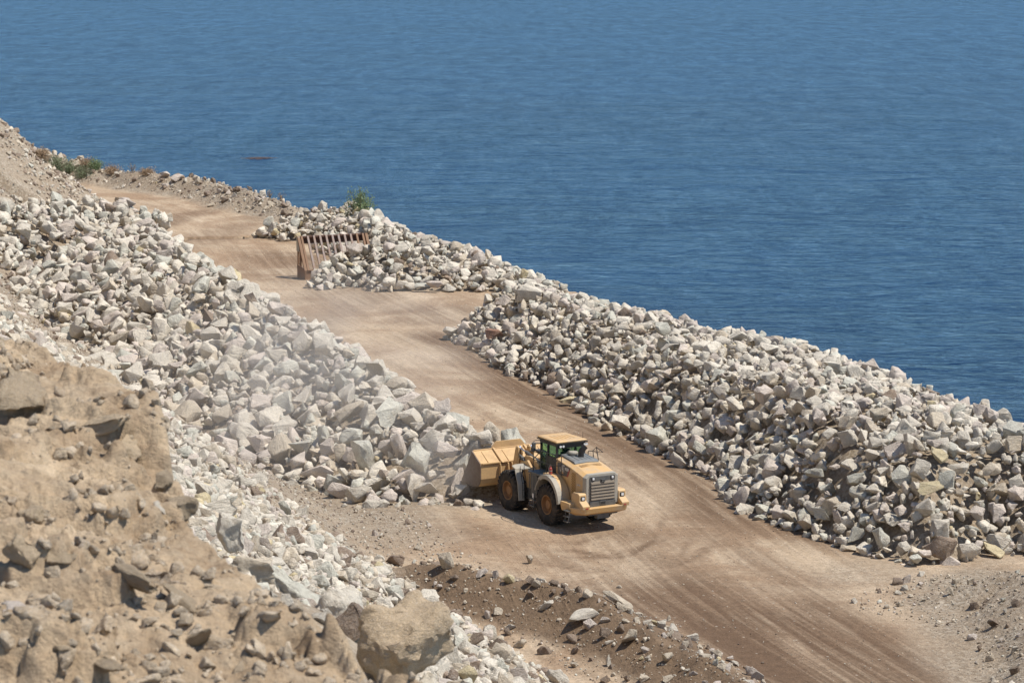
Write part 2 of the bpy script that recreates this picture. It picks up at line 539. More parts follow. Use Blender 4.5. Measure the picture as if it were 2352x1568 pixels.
def plain(name, col, rough=0.5, metal=0.0, dirt=0.0, dcol=(0.30, 0.22, 0.15), scale=2.5, spec=0.5, coat=0.0):
    m, n, b = mat(name)
    b.inputs['Roughness'].default_value = rough
    b.inputs['Metallic'].default_value = metal
    b.inputs['Specular IOR Level'].default_value = spec
    tc = n.nodes.new('ShaderNodeTexCoord')
    v = tc.outputs['Object']
    f = noise_node(n, v, scale, 6, 0.68, 0.3)
    c = mix(n, ramp(n, f, [(0.4, 0.0), (0.75, max(dirt, 0.06))]), col, dcol)
    f2 = noise_node(n, v, scale*7, 4, 0.7)
    c = mix(n, 1.0, c, ramp(n, f2, [(0.3, 0.93), (0.7, 1.06)]), 'MULTIPLY')
    n.links.new(c, b.inputs['Base Color'])
    n.links.new(ramp(n, f, [(0.35, max(0.05, rough-0.08)), (0.75, min(1.0, rough+0.25))]), b.inputs['Roughness'])
    return m

# ------------------------------------------------------------ the ground sheet
def grid_mesh(name, X, Y, Z, m, cols=None, uv=None):
    nr, nc = X.shape
    co = np.stack([X.ravel(), Y.ravel(), Z.ravel()], 1).astype(np.float32)
    i = np.arange(nr*nc).reshape(nr, nc)
    q = np.stack([i[:-1, :-1].ravel(), i[:-1, 1:].ravel(), i[1:, 1:].ravel(), i[1:, :-1].ravel()], 1)
    me = raw_mesh(name, co, q.ravel(), 4, m, cols)
    if uv is not None:
        l = me.uv_layers.new(name='UVMap')
        l.data.foreach_set('uv', uv[q.ravel()].astype(np.float32).ravel())
    me.shade_smooth()
    o = bpy.data.objects.new(name, me)
    return link(o)

def raw_mesh(name, co, loops, k, m, cols=None, attr='soil'):
    me = bpy.data.meshes.new(name)
    nf = len(loops) // k
    me.vertices.add(len(co)); me.vertices.foreach_set('co', np.ascontiguousarray(co, np.float32).ravel())
    me.loops.add(len(loops)); me.loops.foreach_set('vertex_index', np.ascontiguousarray(loops, np.int32))
    me.polygons.add(nf)
    me.polygons.foreach_set('loop_start', np.arange(0, nf*k, k, dtype=np.int32))
    me.polygons.foreach_set('loop_total', np.full(nf, k, np.int32))
    if cols is not None:
        ca = me.color_attributes.new(attr, 'FLOAT_COLOR', 'POINT')
        ca.data.foreach_set('color', np.ascontiguousarray(cols, np.float32).ravel())
    me.materials.append(m)
    me.update(calc_edges=True)
    return me

az = np.radians(np.linspace(-27, 27, 620))
rr = np.geomspace(22, 470, 860)
RR, AA = np.meshgrid(rr, az, indexing='ij')
GX, GY = RR*np.sin(AA), RR*np.cos(AA)
gx, gy = GX.ravel(), GY.ravel()
gh, F = height(gx, gy, True)
stain = np.zeros_like(gx); grav = np.zeros_like(gx); brown = np.zeros_like(gx)
nz = fbm(gx, gy, 6, 4, 71)
nz2 = fbm(gx, gy, 22, 3, 72)
# dark soil at the foot of the seaward heap
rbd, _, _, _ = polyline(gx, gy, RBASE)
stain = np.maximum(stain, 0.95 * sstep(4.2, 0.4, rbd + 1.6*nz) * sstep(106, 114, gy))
# dark churned soil in the foreground of the road, and patches on the turning area
for cx, cy, rx, ry, rot, amp in [(700, 615, 6.0, 14, -16, 1.0), (670, 640, 3.5, 12, -16, .9), (880, 660, 3.0, 14, -16, .9), (600, 585, 4, 2.2, 10, .6), (540, 600, 4, 2, 20, .4), (640, 540, 3, 3, 0, .35), (760, 640, 4.0, 20, -16, 1.0), (840, 670, 4.5, 16, -16, 1.0), (640, 600, 2.6, 6, -10, .8), (700, 640, 2.5, 9, -20, .8), (655, 560, 2.2, 4, -30, .6), (560, 560, 2.5, 3, -50, .5), (395, 512, 2.6, 5, -40, .6), (430, 528, 2.0, 5, -60, .55),
                             (352, 305, 3.0, 22, 10, .55), (300, 262, 4, 12, -35, .7), (285, 275, 4, 10, -20, .45), (200, 240, 3.0, 24, 12, .45), (165, 222, 2.2, 16, 14, .6), (440, 310, 8, 4, 20, .6), (490, 320, 8, 3, 0, .5), (760, 560, 2, 9, -18, .6),
                             (610, 470, 1.2, 10, -18, .45), (330, 290, 3, 9, 10, .6), (500, 575, 2, 2, 0, .3)]:
    ax, ay = at(cx, cy)
    ca, sa = math.cos(R(-rot)), math.sin(R(-rot))
    ex = (gx-ax)*ca + (gy-ay)*sa; ey = -(gx-ax)*sa + (gy-ay)*ca
    q = np.hypot(ex/rx, ey/ry) + 0.5*nz
    stain = np.maximum(stain, amp * sstep(1.15, 0.35, q))
# gravelly ground on the right of the road near the corner and near the heap foot
for cx, cy, rx, ry, amp in [(875, 570, 3, 3, .5), (985, 640, 2.6, 12, .9), (1020, 620, 3.2, 12, 1),  (350, 525, 5, 6, .8), (380, 540, 4, 5, .7), (280, 480, 9, 14, .9), (465, 500, 3, 2, .6)]:
    ax, ay = at(cx, cy)
    q = np.hypot((gx-ax)/rx, (gy-ay)/ry) + 0.5*nz
    grav = np.maximum(grav, amp * sstep(1.2, 0.5, q))
grav = np.maximum(grav, sstep(0.2, 2.0, F['t'] + nz) * 0.95)
grav = np.maximum(grav, sstep(3.6, 2.4, F['fbd'] + .8*nz))
grav = np.maximum(grav, sstep(0.1, 0.4, F['gb']))
grav = np.maximum(grav, sstep(12, 9, F['lpd']) * (F['t'] > -6) * sstep(-3, 0, F['t']+nz*2) * .9)
grav = np.maximum(grav, sstep(0, 2, F['out']))
brown = np.maximum(brown, sstep(0.12, 0.3, F['eb'] + 0.15*nz))
brown = np.maximum(brown, 0.75*sstep(0.15, 0.5, F['gb'] + 0.3*nz) * sstep(0.1, -0.2, nz2))
brown = np.maximum(brown, 0.55*sstep(0.5, -0.3, nz2 + nz)*sstep(2.5, 6, F['t'])*sstep(190, 205, gy))
brown = np.maximum(brown, 0.55*sstep(0.0, 0.5, nz2+nz)*sstep(6.0, 3.0, F['fbd']))
under = np.maximum(F['lp'], np.maximum(np.maximum(F['m1'], F['m2']), np.where(F['di'] > 0.6, 1, 0))) > 0.45
brown = np.where(under, 0.0, brown); stain = np.where(under, 0.0, stain); grav = np.where(under, 1.0, grav)
# tyre tracks: paired dark bands swinging round the digging place and along the road
for pl, amp in [([(560, 556), (610, 566), (655, 560), (684, 542), (694, 518), (680, 495), (650, 470)], .9), ([(520, 590), (590, 592), (650, 585), (706, 566), (720, 540), (705, 512)], .8),
                ([(480, 545), (540, 570), (610, 580), (690, 575), (760, 600), (850, 650)], .7), ([(600, 600), (680, 598), (760, 622), (860, 682)], .5), ([(430, 520), (500, 545), (590, 550), (640, 535)], .75),
                ([(580, 520), (640, 548), (720, 590), (830, 682)], .5), ([(560, 610), (650, 618), (740, 650), (800, 690)], .5), ([(470, 625), (540, 640), (620, 672), (700, 720)], .5),
                ([(480, 610), (560, 632), (650, 672)], .5), ([(600, 470), (520, 420), (430, 372), (345, 325), (290, 282), (262, 250), (215, 222), (150, 200)], .4), ([(640, 480), (560, 430), (470, 380), (380, 335), (310, 290), (280, 262)], .3),
                ([(305, 285), (330, 300), (390, 315), (450, 310), (500, 296)], .45), ([(700, 560), (640, 520), (560, 470)], .35), ([(620, 590), (650, 560), (700, 540), (740, 560), (830, 620)], .35)]:
    dd, _, _, _ = polyline(gx, gy, [at(*q) for q in pl])
    dd = np.abs(dd + .35*fbm(gx, gy, 7, 2, 73))
    stain = np.maximum(stain, amp * np.exp(-((dd-1.15)/.33)**2) * np.clip(.55 + 1.2*fbm(gx, gy, 4, 3, 74), 0, 1) * sstep(0.6, 0, F['t']))
cols = np.stack([stain, grav, brown, np.ones_like(gx)], 1)
uv = np.stack([F['u'], F['arc']], 1)
ground = grid_mesh('ground', GX, GY, gh.reshape(GX.shape), M_GROUND, cols, uv)
tag(ground, 'sandy haul road bench and slopes', kind='structure')

bm = bmesh.new()
W = 30000
vs = [bm.verts.new(p) for p in ((-W, -2000, SEA), (W, -2000, SEA), (W, 2*W, SEA), (-W, 2*W, SEA))]
bm.faces.new(vs)
me = bpy.data.meshes.new('water'); bm.to_mesh(me); bm.free(); me.materials.append(M_WATER)
water = link(bpy.data.objects.new('water', me))
tag(water, 'rippled deep blue sea', kind='structure')

# ------------------------------------------------------------ rocks
PALE, PINK, GREEN, TAN, BROWN, YEL, RED = range(7)
TONES = {PALE: (0.635, 0.57, 0.465), PINK: (0.59, 0.505, 0.425), GREEN: (0.555, 0.53, 0.44), TAN: (0.56, 0.475, 0.36),
         BROWN: (0.27, 0.20, 0.145), YEL: (0.58, 0.48, 0.29), RED: (0.36, 0.20, 0.135), 7: (0.47, 0.36, 0.235)}
def hull(rng, detail=0, flat=None):
    """an angular broken boulder of about unit radius: hull of scattered points, worn edges, optional surface relief"""
    bm = bmesh.new()
    sx, sy, sz = 1.0, rng.uniform(.62, .95), rng.uniform(.45, .85) if flat is None else flat
    npt = rng.integers(9, 15)
    for _ in range(npt):
        v = rng.normal(size=3)
        # push towards a box for slab-like faces
        p = v / np.linalg.norm(v)
        q = np.sign(v) * np.abs(v) ** 0.45
        q = q / max(1e-6, np.abs(q).max()) * 0.78
        k = rng.uniform(.3, .9)
        p = p * (1-k) + q * k
        bm.verts.new((p[0]*sx, p[1]*sy, p[2]*sz))
    r = bmesh.ops.convex_hull(bm, input=bm.verts)
    bmesh.ops.delete(bm, geom=[e for e in set(r['geom_interior'] + r['geom_unused']) if isinstance(e, bmesh.types.BMVert)], context='VERTS')
    bmesh.ops.dissolve_limit(bm, angle_limit=R(9), verts=bm.verts, edges=bm.edges)
    bmesh.ops.bevel(bm, geom=list(bm.edges), offset=rng.uniform(.02, .05), segments=1, affect='EDGES', profile=0.6, clamp_overlap=True)
    bmesh.ops.triangulate(bm, faces=bm.faces)
    if detail:
        for _ in range(detail):
            long_e = [e for e in bm.edges if e.calc_length() > (0.22 if detail == 1 else 0.09)]
            bmesh.ops.subdivide_edges(bm, edges=long_e, cuts=1 if detail == 1 else 2, use_grid_fill=False)
            bmesh.ops.triangulate(bm, faces=bm.faces)
        bm.verts.ensure_lookup_table()
        co = np.array([v.co[:] for v in bm.verts])
        bm.normal_update()
        no = np.array([v.normal[:] for v in bm.verts])
        sd_ = int(rng.integers(1, 9999))
        amp = 0.095 if detail == 1 else 0.13
        # ledge-like relief plus finer grain
        d = vnoise(co*2.1, sd_)*amp + vnoise(co*np.array([4.5, 4.5, 9.0]), sd_+1)*amp*.45 + vnoise(co*11, sd_+2)*amp*(.15 if detail == 1 else .3)
        co += no * d[:, None]
        for v, c in zip(bm.verts, co): v.co = c
    bmesh.ops.recalc_face_normals(bm, faces=bm.faces)
    bm.verts.ensure_lookup_table()
    co = np.array([v.co[:] for v in bm.verts], np.float32)
    tri = np.array([[v.index for v in f.verts] for f in bm.faces], np.int32)
    bm.free()
    return co, tri

def coarse(rng):
    bm = bmesh.new()
    for _ in range(8):
        v = rng.normal(size=3); p = v/np.linalg.norm(v)
        bm.verts.new((p[0], p[1]*.8, p[2]*.65))
    r = bmesh.ops.convex_hull(bm, input=bm.verts)
    bmesh.ops.delete(bm, geom=[e for e in set(r['geom_interior'] + r['geom_unused']) if isinstance(e, bmesh.types.BMVert)], context='VERTS')
    bmesh.ops.triangulate(bm, faces=bm.faces)
    bmesh.ops.recalc_face_normals(bm, faces=bm.faces)
    bm.verts.index_update()
    co = np.array([v.co[:] for v in bm.verts], np.float32)
    tri = np.array([[v.index for v in f.verts] for f in bm.faces], np.int32)
    bm.free()
    return co, tri

rng = np.random.default_rng(7)
HULLS = [hull(rng) for _ in range(30)]
HULLD = [hull(rng, 1) for _ in range(26)]
PEBBLE = [coarse(rng) for _ in range(12)]

def rot_mats(n, rng, tilt=1.0):
    q = rng.normal(size=(n, 4)); 
    q[:, 1:3] *= tilt
    q /= np.linalg.norm(q, axis=1)[:, None]
    w_, x, y, z = q.T
    return np.stack([np.stack([1-2*(y*y+z*z), 2*(x*y-z*w_), 2*(x*z+y*w_)], 1),
                     np.stack([2*(x*y+z*w_), 1-2*(x*x+z*z), 2*(y*z-x*w_)], 1),
                     np.stack([2*(x*z-y*w_), 2*(y*z+x*w_), 1-2*(x*x+y*y)], 1)], 1)

def merged(name, protos, idx, P, Rm, S, tone, m):
    """many stones as one mesh"""
    cos, tris, cl = [], [], []
    off = 0
    for k, (co, tri) in enumerate(protos):
        sel = np.where(idx == k)[0]
        if not len(sel): continue
        v = np.einsum('nij,nvj->nvi', Rm[sel], co[None]*S[sel][:, None, None]) + P[sel][:, None]
        nv = len(co)
        cos.append(v.reshape(-1, 3))
        tris.append((tri[None] + (off + np.arange(len(sel))*nv)[:, None, None]).reshape(-1))
        cl.append(np.repeat(tone[sel], nv, 0))
        off += nv*len(sel)
    co = np.concatenate(cos); tr = np.concatenate(tris); cl = np.concatenate(cl)
    me = raw_mesh(name, co, tr, 3, m, np.concatenate([cl, np.ones((len(cl), 1))], 1), 'tone')
    return link(bpy.data.objects.new(name, me))

def scatter(xs, ys, radii, spacing, rng, hf, lift=0.25, zjit=0.1):
    """dart throwing: keep candidates whose distance to kept ones is at least spacing*(r1+r2)"""
    cell = max(radii) * 2 * spacing + 1e-3
    gridd = {}
    keep = []
    zs = hf(xs, ys)
    for i in range(len(xs)):
        x, y, z, r = xs[i], ys[i], zs[i], radii[i]
        ci, cj = int(x//cell), int(y//cell)
        ok = True
        for a in (ci-1, ci, ci+1):
            for b in (cj-1, cj, cj+1):
                for (x2, y2, z2, r2) in gridd.get((a, b), ()):
                    lim = spacing*(r+r2)
                    if (x-x2)**2 + (y-y2)**2 + (z-z2)**2 < lim*lim:
                        ok = False; break
                if not ok: break
            if not ok: break
        if ok:
            gridd.setdefault((ci, cj), []).append((x, y, z, r)); keep.append(i)
    keep = np.array(keep, int)
    rk = radii[keep]
    return np.stack([xs[keep], ys[keep], zs[keep] + lift*rk + rng.normal(size=len(keep))*zjit*rk], 1), rk

ALL = []      # every heap boulder: position, radius, heap, tone
def tones(n, rng, wts):
    t = rng.choice(7, size=n, p=np.array(wts)/sum(wts))
    return t

def heap(name, x0, x1, y0, y1, hf, mask, rmin, rmax, n1, n2, wts, rng, power=1.7, deep=True):
    # a buried layer that fills the gaps, then the stones on top
    for layer in (0, 1, 2):
        n = (n1, n2, n2)[layer]
        xs = rng.uniform(x0, x1, n); ys = rng.uniform(y0, y1, n)
        mk = mask(xs, ys); xs, ys = xs[mk], ys[mk]
        rad = rmin + (rmax-rmin) * rng.power(1, len(xs)) ** power
        if layer == 0: rad = rad * 0.85
        if layer == 2: rad = rng.uniform(.40, .95, len(xs)) * rmin
        order = np.argsort(-rad * rng.uniform(.6, 1, len(rad))); xs, ys, rad = xs[order], ys[order], rad[order]
        P, rk = scatter(xs, ys, rad, (.55, .60, .74)[layer], rng, hf, (-0.25, 0.20, 0.05)[layer], 0.2)
        ALL.append(dict(P=P, r=rk, heap=np.full(len(P), name), tone=tones(len(P), rng, wts), top=np.full(len(P), layer)))

def nearmask(line, wid):
    def f(x, y): return polyline(x, y, line)[0] < wid
    return f

# the heap on the left, between road and hillside
def lp_h(x, y): return np.maximum(lp_tent(x, y), hill_h(x, y)[0] - 0.25) - 0.55
def lp_mask(x, y):
    d, s, a, h = polyline(x, y, LPR, LPH)
    return lp_tent(x, y) > 0.22
heap('left', -52, 6, 112, 222, lp_h, lp_mask, 0.32, 0.92, 9000, 12000, [11, 4.2, 3.2, 1.8, .2, .15, 0], rng, 2.0)
# the seaward heap on the right
def rp_h(x, y): return rpile_h(x, y)[0] - 0.1
def rp_mask(x, y): return (rpile_h(x, y)[1] > 0.1) & (y > 98)
heap('right', -8, 40, 98, 190, rp_h, rp_mask, 0.24, 0.62, 14000, 20000, [12, 3.6, 2.2, 1.8, .15, .12, 0], rng, 2.1)
def m_h(x, y): return np.maximum(tent(x, y, M1R, M1H, .55, .8, 51), tent(x, y, M2R, M2H, .60, .5, 52)) - 0.05
def m_mask(x, y): return m_h(x, y) > 0.2
heap('middle', -32, 12, 168, 236, m_h, m_mask, 0.25, 0.72, 9000, 12000, [10, 3.4, 3, 2.6, .5, .3, 0], rng, 1.7)

P = np.concatenate([a['P'] for a in ALL]); Rr = np.concatenate([a['r'] for a in ALL])
HP = np.concatenate([a['heap'] for a in ALL]); TN = np.concatenate([a['tone'] for a in ALL]); TP = np.concatenate([a['top'] for a in ALL])
# keep stones out of the grizzly and the loader bucket
print('heap stones', len(P))

def projpx(P):
    y = P[:, 1]; z = P[:, 2] - CAMH
    f = y*math.cos(PITCH) - z*math.sin(PITCH); u = y*math.sin(PITCH) + z*math.cos(PITCH)
    return 512 + FPX*P[:, 0]/f, 341 - FPX*u/f, f

# ---- hillside rubble: jittered positions in a fan that the hill side shows
def jitter(x0, x1, y0, y1, step, rng, mask=None):
    xs, ys = np.meshgrid(np.arange(x0, x1, step), np.arange(y0, y1, step))
    xs = xs.ravel() + rng.uniform(-.5, .5, xs.size)*step; ys = ys.ravel() + rng.uniform(-.5, .5, ys.size)*step
    if mask is not None:
        m = mask(xs, ys); xs, ys = xs[m], ys[m]
    return xs, ys

def rub_mask(x, y):
    a = np.degrees(np.arctan2(x, y))
    _, t = hill_h(x, y)
    nzz = fbm(x, y, 7, 3, 91)
    lim = np.interp(y, [25, 90, 118, 150, 185], [-0.3, 0.3, 3.6, 5.6, 6.8])
    return (a > -14) & (a < 5) & (t > lim + 0.9*nzz) & (t < 34) & (y < 186) & (y > 24)
RUB = []
for st, rlo, rhi, lift, pw in ((0.46, .10, .30, -0.15, 2.0), (0.60, .17, .50, 0.25, 2.2), (2.2, .40, .72, 0.3, 2.0)):
    xs, ys = jitter(-46, 12, 24, 186, st, rng, rub_mask)
    d = np.hypot(xs, ys)
    rad = (rlo + (rhi-rlo)*rng.power(1, len(xs))**pw) * np.interp(ys, [24, 60, 90, 186], [.62, .85, 1.0, 1.1])
    if st > 2: 
        k = rng.uniform(size=len(xs)) < .55; xs, ys, rad = xs[k], ys[k], rad[k]
    z = height(xs, ys) + lift*rad + rng.normal(size=len(xs))*.12*rad
    RUB.append((np.stack([xs, ys, z], 1), rad))
RP = np.concatenate([a[0] for a in RUB]); RR_ = np.concatenate([a[1] for a in RUB]); 
RT = tones(len(RP), rng, [10, 3, 2.5, 4.5, 1.2, .5, 0])
print('rubble', len(RP))

# ---- earth bank, corner bank, far berm, spur: cobbles and gravel
COB, GRV = [], []
def zone(store, x0, x1, y0, y1, step, rlo, rhi, pw, mask, keep=1.0, lift=0.1):
    xs, ys = jitter(x0, x1, y0, y1, step, rng, mask)
    k = rng.uniform(size=len(xs)) < keep; xs, ys = xs[k], ys[k]
    rad = rlo + (rhi-rlo)*rng.power(1, len(xs))**pw
    store.append((np.stack([xs, ys, height(xs, ys) + lift*rad], 1), rad))
def m_eb(x, y): 
    d, s, _, _ = polyline(x, y, EBR); return (d + fbm(x, y, 2, 2, 61) < 2.9) & (y > 76)
zone(COB, -10, 16, 74, 120, .50, .06, .34, 2.8, m_eb, .75, .3)
zone(GRV, -10, 16, 74, 120, .20, .02, .075, 2.0, m_eb, .6, .3)
def m_eb2(x, y):
    d, s, _, _ = polyline(x, y, EBR); return (d + 1.5*fbm(x, y, 2, 2, 61) < 5.5) & (y > 76)
zone(COB, -10, 16, 74, 120, 1.0, .05, .16, 2, m_eb2, .25, .3)
def m_gb(x, y):
    d, s, _, _ = polyline(x, y, GBR); return (d + fbm(x, y, 2, 2, 62) < 3.6) & (y > 76)
zone(COB, 8, 40, 76, 118, .6, .07, .32, 2.8, m_gb, .55, .3)
zone(GRV, 8, 40, 76, 118, .22, .03, .09, 2, m_gb, .6, .3)
def m_fb(x, y):
    d, s, _, _ = polyline(x, y, FBR); return d + 1.0*fbm(x, y, 3, 2, 63) < 2.7
zone(COB, -60, -8, 196, 300, .62, .10, .55, 3.4, m_fb, .8, .3)
zone(GRV, -60, -8, 196, 300, .36, .05, .14, 2, m_fb, .7, .3)
def m_sp(x, y):
    _, t = hill_h(x, y); return (t > .2) & (y > 184) & (t < 26) & (np.degrees(np.arctan2(x, y)) > -13) & (fbm(x, y, 9, 3, 64) + .55*sstep(225, 200, y) > -.05)
zone(COB, -60, -30, 184, 272, .58, .12, .42, 2.4, m_sp, .9, .25)
def m_sp2(x, y):
    _, t = hill_h(x, y); return (t > .1) & (y > 184) & (t < 26) & (np.degrees(np.arctan2(x, y)) > -13)
zone(GRV, -60, -30, 184, 272, .38, .04, .13, 2.2, m_sp2, .6, .2)
def m_st(x, y):
    _, t = hill_h(x, y); d, s, a, h = polyline(x, y, LPR, LPH)
    return (t > -3.5) & (t < 5) & (y < 190) & (y > 84) & (d > 5) & (d < 16)
zone(GRV, -46, 4, 84, 190, .26, .03, .11, 2.5, m_st, .75, .2)
zone(COB, -46, 4, 84, 190, .95, .07, .26, 3, m_st, .5, .3)
def m_rd(x, y): return (np.interp(y, [60, 120, 250], [6, 10, 14]) > 0) & (np.abs(np.degrees(np.arctan2(x, y))) < 13) & (height(x, y) > -1.2) & (hill_h(x, y)[1] < 1)
zone(GRV, -50, 34, 78, 250, .55, .015, .055, 3.0, m_rd, .55, .3)
CP = np.concatenate([a[0] for a in COB]); CR = np.concatenate([a[1] for a in COB]); CT = tones(len(CP), rng, [3, 2, .8, 6, 6, .2, 0])
GP = np.concatenate([a[0] for a in GRV]); GR = np.concatenate([a[1] for a in GRV]); GT = tones(len(GP), rng, [4, 2, 1, 5, 5, 0, 0])
print('cobbles', len(CP), 'gravel', len(GP))

# ---- which stones show largest in the picture: a small depth buffer of discs
def visible_area(sets):
    H_, W_ = 682, 1024
    zb = np.full((H_, W_), 1e9); ib = np.full((H_, W_), -1, int)
    gpx, gpy, gf = projpx(np.stack([gx, gy, gh], 1))
    ok = (gpx >= 0) & (gpx < W_-2) & (gpy >= 0) & (gpy < H_-2)
    ii = gpy[ok].astype(int); jj = gpx[ok].astype(int)
    for a in (0, 1):
        for b in (0, 1): np.minimum.at(zb, (ii+a, jj+b), gf[ok] + 0.4)
    base = 0
    for Pq, rq in sets:
        px, py, f = projpx(Pq)
        rp = rq*FPX/f*0.8
        for k in range(len(Pq)):
            r = rp[k]
            if r < 1.5 or px[k] < -r or px[k] > W_+r or py[k] < -r or py[k] > H_+r: continue
            x0, x1 = max(0, int(px[k]-r)), min(W_, int(px[k]+r)+1); y0, y1 = max(0, int(py[k]-r)), min(H_, int(py[k]+r)+1)
            if x0 >= x1 or y0 >= y1: continue
            yy, xx = np.ogrid[y0:y1, x0:x1]
            m = ((xx-px[k])**2 + (yy-py[k])**2 <= r*r) & (zb[y0:y1, x0:x1] > f[k]-rq[k]*.5)
            zb[y0:y1, x0:x1][m] = f[k]-rq[k]*.5
            ib[y0:y1, x0:x1][m] = base + k
        base += len(Pq)
    cnt = np.bincount(ib[ib >= 0], minlength=base)
    out = []; o = 0
    for Pq, _ in sets: out.append(cnt[o:o+len(Pq)]); o += len(Pq)
    return out

def bank_material():
    m, n, b = mat('bank_earth')
    tc = n.nodes.new('ShaderNodeTexCoord'); ob = tc.outputs['Object']
    f1 = noise_node(n, ob, 1.1, 6, .62, .4); f2 = noise_node(n, ob, 4.5, 6, .7, .2); f3 = noise_node(n, ob, 28, 4, .7)
    c = mix(n, ramp(n, f1, [(.32, 0.), (.66, 1.)]), (.31, .218, .135), (.60, .465, .315))
    c = mix(n, ramp(n, f2, [(.45, 0.), (.75, .6)]), c, (.46, .375, .27))
    c = mix(n, 1.0, c, ramp(n, f3, [(.3, .82), (.7, 1.15)]), 'MULTIPLY')
    n.links.new(c, b.inputs['Base Color']); b.inputs['Roughness'].default_value = .95; b.inputs['Specular IOR Level'].default_value = .15
    h = math_(n, 'ADD', noise_node(n, ob, 3.2, 8, .68, .3), math_(n, 'MULTIPLY', noise_node(n, ob, 17, 6, .7), .25))
    bump(n, h, .9, .14, b)
    return m
M_BANK = bank_material()

# ------------------------------------------------------------ near bank in front of the camera
NBC = [(-260, 300, 27), (-120, 305, 26), (-20, 322, 25), (0, 331, 24.5), (30, 343, 24), (62, 358, 23.5), (82, 392, 22.5), (118, 412, 22), (152, 433, 21.2), (166, 470, 20), (187, 520, 19),
       (215, 545, 18.4), (260, 590, 17.4), (305, 631, 16.8), (340, 660, 16.2), (370, 684, 15.6), (420, 725, 15), (520, 800, 14)]
NBT = [(a-512)/FPX for a, _, _ in NBC]
NBY = [6.115/(math.tan(PITCH + math.atan((b-341)/FPX)) + .07 - .15*(a-512)/FPX) for a, b, _ in NBC]
def bank_h(x, y):
    t = x / y
    dz = np.interp(t, NBT, NBY) - y
    h = 19.885 - .15*x + .07*y + 0.9*np.minimum(dz, 0)
    e = 0.17*fbm(x, y, 2.2, 3, 81) + 0.075*fbm(x*.8, y*1.3, 0.7, 5, 82, gain=.6) + 0.045*fbm(x, y, .20, 4, 83, gain=.65)
    r = fbm(x*.75, y*1.5, 1.3, 5, 84, gain=.55)
    e += 0.17*sstep(0.02, 0.08, r) + 0.14*sstep(0.18, 0.24, r) - 0.10        # broken ledges
    r2 = fbm(x*.8, y*1.3, .55, 5, 85, gain=.6)
    e += 0.04*sstep(-.02, 0.08, r2) + .04*sstep(.22, .32, r2) + 0.028*fbm(x, y, .08, 3, 86)
    return h + e*sstep(-1.2, 0.3, dz)
ta = np.linspace(-.30, .03, 560); ya = np.linspace(8.5, 28.5, 620)
YA, TA = np.meshgrid(ya, ta, indexing='ij')
BXg, BYg = TA*YA, YA
bh = bank_h(BXg.ravel(), BYg.ravel())
nb1 = fbm(BXg.ravel(), BYg.ravel(), 2.2, 4, 88)
bcol = np.stack([0*bh, sstep(-.1, .3, nb1)*.75, .25+.35*sstep(.2, -.3, nb1), 1+0*bh], 1)
bank = grid_mesh('hillside_bank', BXg, BYg, bh.reshape(BXg.shape), M_BANK, bcol, np.stack([BXg.ravel(), BYg.ravel()], 1))
tag(bank, 'sandy crumbling hillside bank in the near left foreground', kind='structure')

# ------------------------------------------------------------ wheel loader
M_YEL = plain('yellow_paint', (0.60, 0.37, 0.15), 0.55, dirt=1.0, dcol=(.45, .35, .24), scale=2.2)
M_YELD = plain('yellow_steel', (0.57, 0.37, 0.17), 0.6, dirt=.9, dcol=(.42, .27, .14), scale=1.8)
M_RIM = plain('rim_paint', (0.29, 0.14, 0.045), 0.65, dirt=.95, dcol=(.16, .10, .065), scale=4)
M_CREAM = plain('dusty_grey_panel', (0.34, 0.32, 0.27), 0.6, dirt=.7, dcol=(.44, .36, .26), scale=2)
M_DGREY = plain('dark_grey_steel', (0.075, 0.078, 0.078), 0.5, dirt=.6, dcol=(.22, .19, .15), scale=3)
M_DECK = plain('deck_grey', (0.13, 0.145, 0.155), 0.6, dirt=.8, dcol=(.30, .27, .22), scale=3)
M_BLACK = plain('black_steel', (0.018, 0.018, 0.019), 0.45, dirt=.3, dcol=(.10, .085, .07), scale=3)
M_TYRE = plain('tyre_rubber', (0.028, 0.027, 0.026), 0.85, dirt=.9, dcol=(.13, .10, .075), scale=3.2, spec=.2)
M_STEEL = plain('worn_steel', (0.20, 0.16, 0.13), 0.55, 0.35, dirt=.9, dcol=(.16, .10, .065), scale=2)
M_CHROME = plain('chrome_rod', (0.55, 0.56, 0.60), 0.12, 1.0)
M_LAMP = plain('lamp_glass', (0.72, 0.72, 0.70), 0.15)
M_RED = plain('red_paint', (0.36, 0.035, 0.03), 0.5, dirt=.6, scale=9)
M_WHITE = plain('white_marking', (0.68, 0.66, 0.60), 0.5, dirt=.2)
M_LOUV = plain('louver_tan', (0.20, 0.16, 0.115), 0.65, dirt=.6, dcol=(.30, .24, .17), scale=4)
M_SEAT = plain('seat_fabric', (0.03, 0.03, 0.032), 0.9)
def glass(name, col, fac):
    m, n, b = mat(name)
    b.inputs['Base Color'].default_value = (*col, 1); b.inputs['Roughness'].default_value = 0.05
    tr = n.nodes.new('ShaderNodeBsdfTransparent'); tr.inputs[0].default_value = (.74, .90, .80, 1)
    mx = n.nodes.new('ShaderNodeMixShader'); mx.inputs[0].default_value = fac
    n.links.new(tr.outputs[0], mx.inputs[1]); n.links.new(b.outputs[0], mx.inputs[2])
    n.links.new(mx.outputs[0], n.nodes['Material Output'].inputs[0])
    return m
M_GLASS = glass('cab_glass', (.03, .05, .045), .14)
M_MESHP, _n, _b = mat('perforated_panel')
